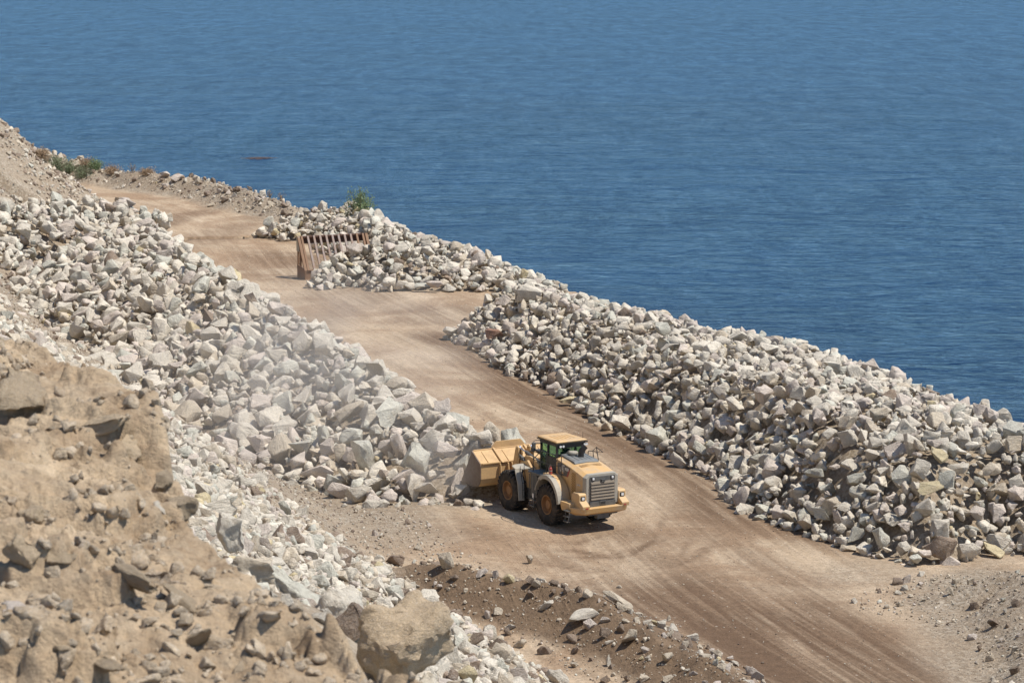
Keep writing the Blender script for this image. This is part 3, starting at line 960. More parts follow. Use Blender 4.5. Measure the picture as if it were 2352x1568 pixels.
def perforated():
    n, b = _n, _b
    tc = n.nodes.new('ShaderNodeTexCoord')
    mp = n.nodes.new('ShaderNodeMapping'); mp.inputs['Rotation'].default_value = (R(45), 0, 0); mp.inputs['Scale'].default_value = (1, 13, 13)
    n.links.new(tc.outputs['Object'], mp.inputs[0])
    sx = n.nodes.new('ShaderNodeSeparateXYZ'); n.links.new(mp.outputs[0], sx.inputs[0])
    fy = math_(n, 'FRACT', sx.outputs[1]); fz = math_(n, 'FRACT', sx.outputs[2])
    def inn(v): return math_(n, 'MULTIPLY', math_(n, 'GREATER_THAN', v, .2), math_(n, 'LESS_THAN', v, .8))
    hole = math_(n, 'MULTIPLY', inn(fy), inn(fz))
    n.links.new(mix(n, hole, (.52, .30, .10), (.012, .011, .01)), b.inputs['Base Color'])
    b.inputs['Roughness'].default_value = .6
perforated()

LRZ = R(29.5)
LX, LY = 2.7575, 115.28
LZ = hz(LX, LY)
root = empty('wheel_loader', (LX, LY, LZ), LRZ)
tag(root, 'yellow articulated wheel loader, seen from behind, digging into the near end of the left heap', 'wheel loader')
WB, WR = 3.45, .90

# wheels: rim > tyre
def make_wheel(x, y, side):
    mb = MB()
    xo = side * .745                      # wheel centred on its own origin; outside at side*.375
    o_ = side
    prof = [(o_*.20, .40), (o_*.33, .43), (o_*.33, .39), (o_*.18, .35), (o_*.14, .24), (o_*.20, .21), (o_*.26, .19), (o_*.27, .0)]
    mb.lathe(prof, 'x', (0, 0, 0), 40)
    mb.lathe([(-o_*.3, .42), (-o_*.3, .3), (-o_*.1, .2), (-o_*.1, 0)], 'x', (0, 0, 0), 24)
    for k in range(20):
        a = k*2*math.pi/20
        mb.tube([(o_*.16, .30*math.cos(a), .30*math.sin(a)), (o_*.19, .30*math.cos(a), .30*math.sin(a))], .014, 6)
    wh = mb.build('wheel', M_RIM, root, smooth=True)
    wh.location = (x, y, WR)
    mb = MB()
    mb.lathe([(-.30, .42), (-.36, .52), (-.38, .66), (-.35, .80), (-.30, .845), (0, .855), (.30, .845), (.35, .80), (.38, .66), (.36, .52), (.30, .42)], 'x', (0, 0, 0), 56)
    for k in range(26):
        for s2 in (-1, 1):
            a = (k + (.5 if s2 > 0 else 0)) * 2*math.pi/26
            da = .085
            sec = []
            for (xx, aoff, wd) in ((s2*.03, 0.0, .060), (s2*.34, .10, .072), (s2*.385, .12, .066)):
                r1 = .905 if abs(xx) < .36 else .80
                r0 = .83 if abs(xx) < .36 else .74
                aa = a + aoff
                ring = []
                for (rr_, dd) in ((r0, -wd), (r1, -wd*.85), (r1, wd*.85), (r0, wd)):
                    ring.append((xx, rr_*math.cos(aa+dd), rr_*math.sin(aa+dd)))
                sec.append(ring)
            mb.loft(sec)
    ty = mb.build('tyre', M_TYRE, wh)
    return wh
for x, y, s_ in ((-1.125, 0, -1), (1.125, 0, 1), (-1.125, WB, -1), (1.125, WB, 1)):
    make_wheel(x, y, s_)

# chassis: rear frame, axles, hitch
mb = MB()
mb.bx(-.42, .42, -1.9, 1.7, .75, 1.5)
mb.tube([(-.9, 0, .9), (.9, 0, .9)], .22, 12); mb.tube([(-.9, WB, .9), (.9, WB, .9)], .22, 12)
mb.bx(-.8, .8, -1.6, 1.6, 1.1, 1.75)
mb.tube([(0, 1.85, .7), (0, 1.85, 1.9)], .2, 12)
mb.bx(-.45, .45, 1.95, 2.5, .7, 1.7)
mb.bx(-1.25, -.8, .75, 1.35, 1.0, 1.5)
mb.build('rear_frame', M_DGREY, root, .02)
# counterweight with its two stepped towers
cw = MB()
def ring(z, rear, side, fr=-1.15):
    return [(-side, fr, z), (side, fr, z), (side, -1.95, z), (rear[0], rear[1], z), (-rear[0], rear[1], z), (-side, -1.95, z)]
cw.loft([ring(.78, (.80, -2.25), 1.15), ring(.90, (1.03, -2.52), 1.38), ring(1.14, (1.07, -2.58), 1.44)])
cw.bx(-1.44, -.86, -1.9, -1.15, 1.12, 1.30); cw.bx(.86, 1.44, -1.9, -1.15, 1.12, 1.30)
body_cw = cw.build('counterweight', M_YEL, root, .025)
for s_ in (-1, 1):
    t_ = MB()
    t_.prism([(-2.20, 1.10), (-2.57, 1.10), (-2.585, 1.26), (-2.29, 1.44), (-2.27, 1.70), (-2.19, 1.76), (-1.78, 1.76), (-1.62, 1.66), (-1.60, 1.10)], 'x', s_*.80, s_*1.17)
    tw = t_.build('counterweight_tower', M_YEL, body_cw, .03)
    MB().bx(s_*.985-.10, s_*.985+.10, -2.315, -2.27, 1.46, 1.63).build('lamp_frame', M_BLACK, body_cw, .005)
    MB().bx(s_*.985-.062, s_*.985+.062, -2.325, -2.30, 1.49, 1.60).build('tail_lamp', M_LAMP, body_cw, .005)
    MB().bx(s_*.95-.065, s_*.95+.065, -2.592, -2.56, 1.13, 1.19).build('reflector', M_RED, body_cw)
tb = MB(); tb.tube([(-.72, -2.3, .80), (.72, -2.3, .80)], .05); tb.bx(-.3, .3, -2.35, -2.1, .6, .82)
tb.build('tow_hitch', M_DGREY, root, .01)
st = MB()
for y0 in (-1.98, -1.68):
    st.tube([(-1.47, y0, 1.0), (-1.52, y0, .52)], .02)
for z_ in (1.0, .76, .53): st.bx(-1.60, -1.42, -2.0, -1.66, z_-.02, z_+.02)
st.build('rear_step', M_DGREY, root)

# hood: side panels with chamfered shoulders
def hsec(y, zs, zt, w, wt, z0):
    return [(-w, y, z0), (-w, y, zs), (-wt, y, zt), (0, y, zt+.035), (wt, y, zt), (w, y, zs), (w, y, z0)]
hd = MB()
hd.loft([hsec(-2.02, 2.42, 2.52, .84, .64, 1.28), hsec(-1.55, 2.54, 2.65, .85, .63, 1.25), hsec(-1.04, 2.65, 2.75, .85, .60, 1.25), hsec(-.55, 2.73, 2.83, .85, .58, 1.5), hsec(.22, 2.84, 2.91, .84, .55, 1.8)])
hood = hd.build('hood', M_YEL, root, .015)
vs_ = MB()
for k in range(15):
    x = -.49 + k*.07
    vs_.box((x, -1.22 - .06*abs(k-7)/7, 2.745), (.030, .22, .02), (R(12), 0, 0))
vs_.build('vent_slots', M_YELD, hood)
# dark deck on top of the hood
dk = MB()
dk.loft([[(-.60, -.98, 2.70), (-.60, -.98, 2.80), (0, -.98, 2.84), (.60, -.98, 2.80), (.60, -.98, 2.70)],
         [(-.60, -.85, 2.72), (-.59, -.85, 2.87), (0, -.85, 2.90), (.59, -.85, 2.87), (.60, -.85, 2.72)],
         [(-.56, .30, 2.84), (-.55, .30, 2.985), (0, .30, 3.0), (.55, .30, 2.985), (.56, .30, 2.84)]])
for k in range(6):
    x = -.5+k*.2
    z0 = .03*(1-abs(x)/.58)
    dk.loft([[(x-.008, -.82, 2.86+z0), (x+.008, -.82, 2.86+z0), (x+.008, -.82, 2.886+z0), (x-.008, -.82, 2.886+z0)],
             [(x-.008, .27, 2.97+z0*.6), (x+.008, .27, 2.97+z0*.6), (x+.008, .27, 2.998+z0*.6), (x-.008, .27, 2.998+z0*.6)]])
deck = dk.build('top_deck', M_DECK, hood, .012)
ex = MB()
ex.tube([(.07, -.36, 2.75), (.07, -.36, 3.13), (.09, -.375, 3.21), (.24, -.45, 3.40)], .128, 20, cap=False)
ex.lathe([(2.80, .15), (2.92, .15), (2.92, .11)], 'z', (.07, -.36, 0), 20)
ex.build('exhaust_stack', M_BLACK, root, smooth=True)
exi = MB(); exi.tube([(.07, -.36, 3.0), (.075, -.365, 3.17), (.225, -.44, 3.37)], .108, 16); exi.build('exhaust_bore', M_SEAT, root)
pc = MB(); pc.lathe([(2.95, .0), (2.95, .15), (3.02, .15), (3.02, .21), (3.08, .215), (3.12, .19), (3.14, .0)], 'z', (-.10, .02, 0), 28)
pc.build('air_precleaner', M_CREAM, root, smooth=True)
# rear shroud and grille
sh = MB()
def ss(y, s1): return [(-.85*s1, y, 1.2), (-.85*s1, y, 2.40*(.985+.015*s1)), (-.66*s1, y, 2.55*(.98+.02*s1)), (.66*s1, y, 2.55*(.98+.02*s1)), (.85*s1, y, 2.40*(.985+.015*s1)), (.85*s1, y, 1.2)]
sh.loft([ss(-2.02, 1.0), ss(-2.16, .985), ss(-2.24, .93)])
shroud = sh.build('rear_shroud', M_CREAM, root, .02)
MB().bx(-.62, .62, -2.285, -2.20, 1.22, 2.44).build('grille_frame', M_DGREY, shroud, .008)
for k in range(6):
    z_ = 2.17 - k*.135
    lv = MB(); lv.prism([(-2.335, z_-.055), (-2.315, z_+.0), (-2.29, z_+.058), (-2.275, z_+.058), (-2.275, z_-.062), (-2.32, z_-.062)], 'x', -.585, .585)
    lv.build('louver', M_LOUV, shroud, .004)
for s_ in (-1, 1):
    MB().bx(s_*.48-.09, s_*.48+.09, -2.295, -2.28, 2.27, 2.42).build('lamp_recess', M_BLACK, shroud)
    MB().bx(s_*.48-.05, s_*.48+.05, -2.335, -2.29, 2.30, 2.40).build('work_lamp', M_LAMP, shroud, .015)
cm = MB(); cm.bx(-.09, .09, -2.36, -2.28, 2.20, 2.30); cm.bx(-.10, .10, -2.37, -2.28, 2.29, 2.315); cm.build('rear_camera', M_DGREY, shroud, .008)
lb = MB(); lb.bx(-.64, .64, -2.31, -2.18, 1.14, 1.36); lb.bx(-.15, .15, -2.33, -2.30, 1.20, 1.38); lb.build('lower_guard', M_DGREY, shroud, .01)
MB().bx(-.11, .11, -2.334, -2.328, 1.235, 1.33).build('latch_opening', M_BLACK, shroud)
# perforated side doors and the dark decal panels with the lettering
for s_ in (-1, 1):
    MB().bx(s_*.853, s_*.858, -1.46, -1.12, 1.28, 2.48).build('perforated_door', M_MESHP, hood)
    dp = MB()
    dp.prism([(.08, 2.26), (.08, 2.70), (-.20, 2.735), (-1.02, 2.61), (-.84, 2.27), (-.78, 2.20), (-.10, 2.20)], 'x', s_*.852, s_*.857)
    dec = dp.build('decal_panel', M_DGREY, hood)
    rd_ = MB(); rd_.prism([(-.97, 2.50), (-.84, 2.25), (-.78, 2.20), (-.68, 2.20), (-.90, 2.56)], 'x', s_*.857, s_*.860); rd_.build('red_corner', M_RED, dec)
    tri = MB(); tri.prism([(-.22*1, 2.285), (-.47, 2.285), (-.345, 2.43)], 'x', s_*.862, s_*.865); tri.build('yellow_triangle', M_YEL, dec)
def lettering(txt, size, loc, rot, m, parent, name='lettering', sx=1.0):
    cu = bpy.data.curves.new(name, 'FONT'); cu.body = txt; cu.size = size; cu.extrude = .003; cu.align_x = 'CENTER'; cu.align_y = 'CENTER'
    cu.offset = size*.022
    ob = bpy.data.objects.new('tmp', cu); COL.objects.link(ob)
    me = bpy.data.meshes.new_from_object(ob.evaluated_get(bpy.context.evaluated_depsgraph_get()))
    bpy.data.objects.remove(ob)
    me.materials.clear(); me.materials.append(m)
    o = link(bpy.data.objects.new(name, me), parent)
    o.location = loc; o.rotation_euler = rot; o.scale = (sx, 1, 1)
    return o
# on the left side (x negative) the text reads towards the rear
for s_ in (-1, 1):
    rot = (R(90), 0, R(-90)) if s_ < 0 else (R(90), 0, R(90))
    lettering('CAT', .44, (s_*.861, -.33 if s_ < 0 else -.42, 2.50), rot, M_WHITE, hood, sx=.46)
    lettering('982M', .19, (s_*.861, -.72 if s_ < 0 else -.05, 2.52), rot, M_WHITE, hood, sx=.72)
lettering('JASON', .085, (-.862, -1.72, 2.02), (R(90), 0, R(-90)), M_WHITE, hood)

# rear fenders: cream outer band, yellow inner band
def arch(x0, x1, r0, r1, a0, a1, n=14, cy=0.0, cz=.95, mb=None, flat=0):
    mb = mb or MB(); secs = []
    for k in range(n+1):
        a = R(a0 + (a1-a0)*k/n)
        c, s2 = math.cos(a), math.sin(a)
        secs.append([(x0, cy+r0*c, cz+r0*s2*1.12), (x1, cy+r0*c, cz+r0*s2*1.12), (x1, cy+r1*c, cz+r1*s2*1.12), (x0, cy+r1*c, cz+r1*s2*1.12)])
    return mb.loft(secs)
for s_ in (-1, 1):
    f_ = arch(s_*.90, s_*1.26, 1.06, 1.12, 70, 171)
    f_.bx(s_*.88, s_*1.30, -.25, .55, 2.10, 2.20)
    fo = f_.build('rear_fender', M_YEL, root, .012)
    g_ = arch(s_*1.255, s_*1.50, 1.04, 1.13, 52, 172)
    arch(s_*1.47, s_*1.51, .97, 1.13, 60, 172, mb=g_)
    g_.build('fender_edge', M_CREAM, fo, .01)
    h_ = arch(s_*.90, s_*1.46, 1.05, 1.10, 20, 54)
    h_.build('fender_front', M_CREAM, fo, .01)
# platform, steps
pf = MB(); 
for s_ in (-1, 1):
    pf.bx(s_*.70, s_*1.38, .30, 1.75, 2.02, 2.10)
pf.bx(-1.36, -.86, 1.0, 1.55, 1.0, 2.02)
pf.bx(-1.42, -1.02, 1.15, 1.55, .55, .62); pf.bx(-1.42, -1.02, 1.15, 1.55, .86, .92)
pf.tube([(-1.42, 1.17, 2.0), (-1.42, 1.17, .55)], .02); pf.tube([(-1.42, 1.55, 2.0), (-1.42, 1.55, .55)], .02)
pf.build('platform_steps', M_DGREY, root, .01)
MB().bx(-1.44, -1.42, 1.15, 1.26, .98, 1.18).build('step_marker', M_LAMP, root)
rl = MB()
q = .019
rl.tube([(-1.22, 1.55, 2.1), (-1.22, 1.55, 2.62), (-1.22, .88, 3.10), (-1.22, .82, 3.12), (-1.22, .02, 3.12), (-1.05, -.52, 3.12), (-1.03, -.55, 3.08), (-1.03, -.55, 2.25)], q)
rl.tube([(-1.22, 1.55, 2.62), (-1.22, .95, 2.62), (-1.22, .02, 2.62), (-1.06, -.50, 2.66), (-1.03, -.55, 2.80)], q)
rl.tube([(-1.22, .42, 3.12), (-1.22, .42, 2.1)], q); rl.tube([(-1.22, 1.55, 2.62), (-1.22, 1.60, 3.25), (-1.0, 1.62, 3.30), (-.72, 1.62, 3.28)], q)
rl.tube([(-.92, .05, 2.75), (-.92, -.12, 2.98), (-.92, .38, 3.0), (-.92, .40, 2.75), (-.92, .05, 2.75)], .014)
rl.build('handrail', M_BLACK, root, smooth=True)
r2 = MB()
r2.tube([(.98, .55, 2.1), (.98, .55, 2.90), (.98, .50, 2.96), (1.10, .05, 2.98), (1.30, -.15, 2.98), (1.28, .35, 3.12), (1.0, .18, 3.02), (1.0, .10, 2.6)], q)
r2.tube([(1.28, .35, 3.12), (1.22, .05, 2.52)], q); r2.tube([(.98, .3, 2.5), (1.22, .05, 2.50), (1.28, -.25, 2.48), (1.0, -.2, 2.5)], q)
r2.build('side_rail', M_BLACK, root, smooth=True)
fe = MB(); fe.lathe([(2.20, 0), (2.20, .075), (2.46, .075), (2.52, .03), (2.57, .03), (2.57, 0)], 'z', (-1.18, .12, 0), 16)
feo = fe.build('fire_extinguisher', M_RED, root, smooth=True)
fv = MB(); fv.box((-1.18, .12, 2.60), (.05, .12, .04)); fv.tube([(-1.18, .16, 2.58), (-1.22, .20, 2.48), (-1.25, .16, 2.34)], .014); fv.lathe([(2.34, .078), (2.38, .078)], 'z', (-1.18, .12, 0), 16)
fv.build('extinguisher_valve', M_CREAM, feo)

# cab
CX, CY0, CY1, CZ0, CZ1 = .69, .42, 1.85, 1.75, 3.42
cb = MB()
for sx_, y_ in ((-1, CY0), (1, CY0), (-1, CY1), (1, CY1)):
    tp = .93 if y_ == CY1 else 1.0
    cb.loft([[(sx_*CX*tp - .05, y_-.05, CZ0), (sx_*CX*tp+.05, y_-.05, CZ0), (sx_*CX*tp+.05, y_+.05, CZ0), (sx_*CX*tp-.05, y_+.05, CZ0)],
             [(sx_*CX*tp*.98 - .05, y_-.05, CZ1), (sx_*CX*tp*.98+.05, y_-.05, CZ1), (sx_*CX*tp*.98+.05, y_+.05, CZ1), (sx_*CX*tp*.98-.05, y_+.05, CZ1)]])
for sx_ in (-1, 1):
    cb.bx(sx_*CX-.045, sx_*CX+.045, 1.10, 1.20, CZ0, CZ1)            # door post
    cb.bx(sx_*CX*.98-.05, sx_*CX*.98+.05, CY0, CY1, 3.30, CZ1+.02)
    cb.bx(sx_*CX-.035, sx_*CX+.03, CY0, CY1, CZ0, 2.14)
    cb.bx(sx_*CX-.035, sx_*CX+.03, CY0, 1.12, CZ0, 2.82)
cb.bx(-CX, CX, CY0-.05, CY0+.05, 3.22, CZ1+.02); cb.bx(-CX*.95, CX*.95, CY1-.05, CY1+.05, 3.28, CZ1+.02)
cb.bx(-CX, CX, CY0-.05, CY0+.03, CZ0, 2.80); cb.bx(-CX*.95, CX*.95, CY1-.05, CY1+.05, CZ0, 2.25)
cb.bx(-CX, CX, CY0, CY1, CZ0-.1, CZ0)
cab = cb.build('cab', M_BLACK, root, .02)
for a in ((-CX+.05, CX-.05, CY0-.012, CY0+.0, 2.80, 3.22), (-CX*.9, CX*.9, CY1-.01, CY1+.01, 2.25, 3.28)):
    MB().bx(*a).build('window', M_GLASS, cab)
for sx_ in (-1, 1):
    for y0, y1, z0 in ((CY0+.05, 1.10, 2.82), (1.20, CY1-.05, 2.14)):
        MB().bx(sx_*CX-.006, sx_*CX+.006, y0, y1, z0, 3.30).build('window', M_GLASS, cab)
rf = MB()
def rs_(z, e): return [(-.72-e, .36-e, z), (.72+e, .36-e, z), (.66+e, 2.00+e, z), (-.66-e, 2.00+e, z)]
rf.loft([rs_(3.44, -.02), rs_(3.47, .05), rs_(3.52, .06), rs_(3.56, .0)])
for k in range(5): rf.box((-.40+k*.2, 1.15, 3.563), (.022, .85, .02))
rf.build('roof', M_YEL, cab, .01)
MB().loft([rs_(3.415, .08), rs_(3.46, .085)]).build('roof_edge', M_BLACK, cab)
wl = MB()
for x in (-.56, -.42, .66, .76): wl.lathe([(.30, 0), (.30, .055), (.36, .055), (.40, .03)], 'y', (x, 0, 3.32), 14)
wl.build('roof_lamps', M_LAMP, cab, smooth=True)
wp = MB(); wp.tube([(.08, .385, 3.24), (-.10, .375, 3.06), (-.36, .375, 2.90)], .012); wp.tube([(-.02, .37, 3.16), (-.33, .37, 2.92)], .02, 4)
wp.build('wiper', M_DGREY, cab)
an = MB(); an.tube([(.66, .48, 3.5), (.66, .48, 3.86)], .008); an.build('antenna', M_BLACK, cab)
mi = MB()
mi.tube([(-.70, 1.75, 3.38), (-.98, 1.78, 3.40), (-1.08, 1.80, 3.34), (-1.08, 1.80, 2.90), (-1.0, 1.78, 2.86), (-.72, 1.75, 2.90)], .015)
mio = mi.build('mirror_arm', M_BLACK, cab, smooth=True)
MB().box((-1.08, 1.76, 3.12), (.20, .07, .40)).build('mirror', M_DGREY, mio, .03)
se = MB(); se.bx(-.28, .28, .85, 1.30, 2.15, 2.30); se.box((0, .80, 2.60), (.5, .12, .75), (R(-6), 0, 0)); se.box((0, .74, 3.03), (.28, .09, .18)); se.bx(-.2, .2, .9, 1.2, 1.75, 2.15)
se.build('seat', M_SEAT, cab, .03)
con = MB(); con.tube([(0, 1.62, 1.8), (0, 1.52, 2.45)], .05); con.lathe([(0, .17), (.03, .19), (.03, .15), (0, .17)], 'y', (0, 1.46, 2.55), 20); con.bx(.34, .5, .8, 1.3, 2.2, 2.4)
con.build('steering_column', M_SEAT, cab)

# front frame: loader tower, fenders
tw = MB()
prof_t = [(2.25, .65), (2.25, 2.18), (2.42, 2.27), (2.75, 2.38), (3.10, 2.42), (3.42, 2.38), (3.68, 2.25), (3.95, 1.7), (4.15, 1.1), (4.1, .65)]
for s_ in (-1, 1): tw.prism(prof_t, 'x', s_*.44, s_*.54)
tw.bx(-.44, .44, 2.3, 2.5, .7, 2.0); tw.bx(-.44, .44, 3.5, 3.9, .7, 1.6)
tw.build('front_frame', M_YELD, root, .015)
MB().bx(-.50, .50, 2.22, 2.26, .72, 2.05).build('frame_panel', M_YELD, root)
gb_ = MB()
gb_.tube([(-.60, 3.62, 2.26), (-.60, 3.05, 1.95), (-.60, 2.7, 1.65)], [.05, .045, .06]); gb_.box((-.60, 3.70, 2.26), (.08, .34, .16), (R(14), 0, 0)); gb_.lathe([(-.66, .09), (-.54, .09)], 'x', (0, 3.62, 2.24), 14)
gb_.build('steering_cylinder', M_DGREY, root, .01)
for s_ in (-1, 1):
    ff = MB()
    ff.loft([[(s_*.52, 2.55, 1.93), (s_*1.45, 2.72, 1.93), (s_*1.45, 3.05, 2.03), (s_*1.2, 3.25, 2.03), (s_*.52, 3.25, 2.03)],
             [(s_*.52, 2.55, 1.99), (s_*1.45, 2.72, 1.99), (s_*1.45, 3.05, 2.09), (s_*1.2, 3.25, 2.09), (s_*.52, 3.25, 2.09)]])
    fo = ff.build('front_fender', M_CREAM, root, .012)
    fg = MB()
    fg.loft([[(s_*1.16, 2.68, 1.96), (s_*1.48, 2.72, 1.96), (s_*1.48, 2.76, 1.96), (s_*1.16, 2.74, 1.96)],
             [(s_*1.18, 2.42, 1.35), (s_*1.48, 2.46, 1.35), (s_*1.48, 2.51, 1.35), (s_*1.18, 2.47, 1.35)],
             [(s_*1.2, 2.36, .62), (s_*1.46, 2.40, .62), (s_*1.46, 2.45, .62), (s_*1.2, 2.42, .62)]])
    fg.build('fender_panel', M_CREAM, fo, .01)
    MB().prism([(2.30, 1.15), (2.30, 1.95), (2.7, 1.95), (3.1, 1.6), (3.0, 1.15)], 'x', s_*.56, s_*.95).build('side_plate', M_YELD, fo)
    MB().prism([(2.34, .62), (2.32, 1.14), (3.0, 1.14), (3.0, .62)], 'x', s_*.56, s_*.93).build('lower_side_plate', M_DGREY, fo)
    lr = MB(); 
    lr.tube([(s_*1.30, 2.33, .70), (s_*1.28, 2.40, 1.35), (s_*1.25, 2.62, 1.93), (s_*1.2, 2.74, 2.10)], .013); lr.tube([(s_*1.08, 2.33, .70), (s_*1.08, 2.40, 1.35), (s_*1.06, 2.62, 1.93), (s_*1.0, 2.74, 2.10)], .013)
    for z_, y_ in ((.8, 2.34), (1.1, 2.37), (1.4, 2.41), (1.7, 2.52)): lr.tube([(s_*1.30, y_, z_), (s_*1.08, y_, z_)], .011)
    lr.build('ladder', M_BLACK, fo)
# lift arms, tilt cylinders, links
for s_ in (-1, 1):
    la = MB()
    la.prism([(2.6, 2.02), (2.95, 2.28), (3.6, 2.05), (4.6, 1.45), (5.25, .95), (5.2, .72), (4.9, .72), (4.2, 1.05), (3.4, 1.55), (2.7, 1.75)], 'x', s_*.62, s_*.74)
    la.build('lift_arm', M_YELD, root, .015)
    tl = MB(); tl.prism([(4.28, 2.35), (4.30, 2.58), (4.40, 2.66), (4.52, 2.60), (4.60, 2.40), (4.95, 1.2), (5.1, .95), (4.85, .9), (4.45, 1.6)], 'x', s_*.33, s_*.42)
    tl.prism([(4.28, 2.35), (4.30, 2.58), (4.40, 2.66), (4.52, 2.60), (4.60, 2.40), (4.95, 1.2), (5.1, .95), (4.85, .9), (4.45, 1.6)], 'x', s_*.17, s_*.25)
    tl.tube([(s_*.14, 4.41, 2.55), (s_*.45, 4.41, 2.55)], .06, 14)
    tl.build('tilt_lever', M_YELD, root, .012)
    rod = MB(); rod.tube([(s_*.29, 4.40, 2.55), (s_*.29, 3.60, 2.42)], .036, 12); rod.lathe([(s_*.29-.04, .09), (s_*.29+.04, .09)], 'x', (0, 4.40, 2.55), 16)
    ro = rod.build('cylinder_rod', M_CHROME, root, smooth=True)
    br = MB(); br.tube([(s_*.29, 3.72, 2.44), (s_*.29, 2.62, 2.22)], .075, 14); br.tube([(s_*.29, 3.78, 2.45), (s_*.29, 3.66, 2.43)], .09, 14)
    br.build('tilt_cylinder', M_DGREY, ro, smooth=True)
hs = MB()
for k in range(4):
    x = -.13 + k*.085
    hs.tube([(x, 3.75, 2.47), (x, 3.45, 2.60), (x, 3.05, 2.66), (x, 2.65, 2.62), (x, 2.35, 2.40), (x, 2.2, 2.0)], .026, 8)
hs.build('hydraulic_hoses', M_DGREY, root, smooth=True)

# bucket
bk = MB()
T = .045
BWD = 1.85
outer = [(5.95, 2.30), (5.18, 1.84), (5.14, 1.70), (5.14, 1.12), (5.22, .90), (5.40, .74), (5.65, .68), (6.5, .70), (6.95, .72)]
inner = [(6.95, .76), (6.5, .745), (5.68, .725), (5.43, .79), (5.27, .93), (5.19, 1.13), (5.19, 1.70), (5.24, 1.81), (5.99, 2.26)]
bk.prism(outer + inner, 'x', -BWD, BWD)
side_p = [(5.95, 2.30), (5.45, 2.0), (5.18, 1.84), (5.14, 1.70), (5.14, 1.12), (5.22, .90), (5.40, .74), (5.65, .68), (6.5, .70), (6.95, .72), (6.75, 1.05), (6.45, 1.45), (6.2, 1.85)]
bk.bx(-BWD+.04, BWD-.04, 5.08, 5.30, 1.79, 1.85)           # ledge
bk.bx(-BWD+.05, BWD-.05, 5.90, 6.0, 2.24, 2.32)
bk.prism([(5.90, 2.26), (6.02, 2.56), (6.06, 2.55), (5.98, 2.24)], 'x', -.62, .62)
bucket = bk.build('bucket', M_YELD, root, .012)
for s_ in (-1, 1):
    sp = MB(); sp.prism(side_p, 'x', s_*BWD, s_*(BWD+.05)); sp.build('bucket_side_plate', M_STEEL, bucket, .01)
spg = MB(); spg.prism([(-.95, 2.26), (-.70, 2.56), (-.62, 2.62), (.62, 2.62), (.70, 2.56), (.95, 2.26)], 'y', 5.93, 5.99); spg.build('spill_guard', M_YELD, bucket, .008)
gs = MB()
for x in (-1.45, -.40, .40, 1.45):
    gs.prism([(5.86, 2.24), (5.80, 2.24), (5.10, 1.84), (5.40, 1.84)], 'x', x-.02, x+.02)
for x in (-.80, .80):
    gs.prism([(5.95, 2.36), (5.82, 2.32), (5.06, 1.88), (4.96, 1.84), (5.4, 1.84)], 'x', x-.05, x+.05)
for x in (-.9, -.5, -.3, .3, .5, .9):
    gs.prism([(5.16, 1.80), (5.02, 1.76), (4.90, 1.0), (5.0, .86), (5.3, .85)], 'x', x-.03, x+.03)
gs.build('bucket_gusset', M_YELD, bucket, .006)
ce = MB(); ce.bx(-BWD-.05, BWD+.05, 6.85, 7.15, .69, .73)
for k in range(8):
    x = -BWD + .1 + k*(2*BWD-.2)/7
    ce.prism([(6.8, .69), (7.15, .69), (7.32, .71), (7.15, .80), (6.8, .82)], 'x', x-.06, x+.06)
ce.build('cutting_edge', M_STEEL, bucket, .006)

# the driver sits in the cab
def skin_person(name, verts, edges, radii, m, subs=2):
    me = bpy.data.meshes.new(name); me.from_pydata(verts, edges, []); me.materials.append(m)
    o = bpy.data.objects.new(name, me); link(o)
    sk = o.modifiers.new('skin', 'SKIN')
    for i, r in enumerate(radii):
        me.skin_vertices[0].data[i].radius = (r, r) if not isinstance(r, tuple) else r
    me.skin_vertices[0].data[0].use_root = True
    sb = o.modifiers.new('sub', 'SUBSURF'); sb.levels = subs; sb.render_levels = subs
    bpy.context.view_layer.update()
    me2 = bpy.data.meshes.new_from_object(o.evaluated_get(bpy.context.evaluated_depsgraph_get()))
    o.modifiers.clear(); o.data = me2; me2.materials.clear(); me2.materials.append(m); me2.shade_smooth()
    return o
M_SKIN = plain('skin', (.33, .19, .12), .6)
M_VEST = plain('orange_vest', (.65, .12, .03), .8)
M_CLOTH = plain('dark_clothes', (.05, .06, .09), .9)
V = [(0, .02, .10), (0, .00, .30), (0, -.02, .48), (0, 0, .58), (0, .03, .68), (0, .05, .77),
     (-.19, -.02, .47), (-.27, .14, .27), (-.14, .36, .34), (-.10, .42, .37), (.19, -.02, .47), (.27, .14, .27), (.14, .36, .34), (.10, .42, .37),
     (-.10, .06, .08), (-.14, .46, .14), (-.14, .52, -.28), (-.14, .64, -.32), (.10, .06, .08), (.14, .46, .14), (.14, .52, -.28), (.14, .64, -.32)]
E_ = [(0, 1), (1, 2), (2, 3), (3, 4), (4, 5), (2, 6), (6, 7), (7, 8), (8, 9), (2, 10), (10, 11), (11, 12), (12, 13), (0, 14), (14, 15), (15, 16), (16, 17), (0, 18), (18, 19), (19, 20), (20, 21)]
Rd = [(.15, .11), (.15, .11), (.16, .11), .055, (.075, .09), (.07, .085), .065, .05, .035, .03, .065, .05, .035, .03, .09, .07, .05, .045, .09, .07, .05, .045]
drv = skin_person('person', V, E_, Rd, M_SKIN)
lp_ = Matrix.Translation((LX, LY, LZ)) @ Matrix.Rotation(LRZ, 4, 'Z')
drv.matrix_world = lp_ @ Matrix.Translation((0, .98, 2.32)); 
tag(drv, 'driver in an orange vest seated inside the glazed cab of the wheel loader', 'person')
ve = MB()
def vr(z, a, b, y=0): return [(a*math.cos(t), y+b*math.sin(t), z) for t in np.linspace(0, 2*math.pi, 17)[:-1]]
ve.loft([vr(.06, .18, .14, .01), vr(.25, .19, .145), vr(.42, .21, .14, -.02), vr(.50, .17, .12, -.02), vr(.54, .09, .09, -.01)])
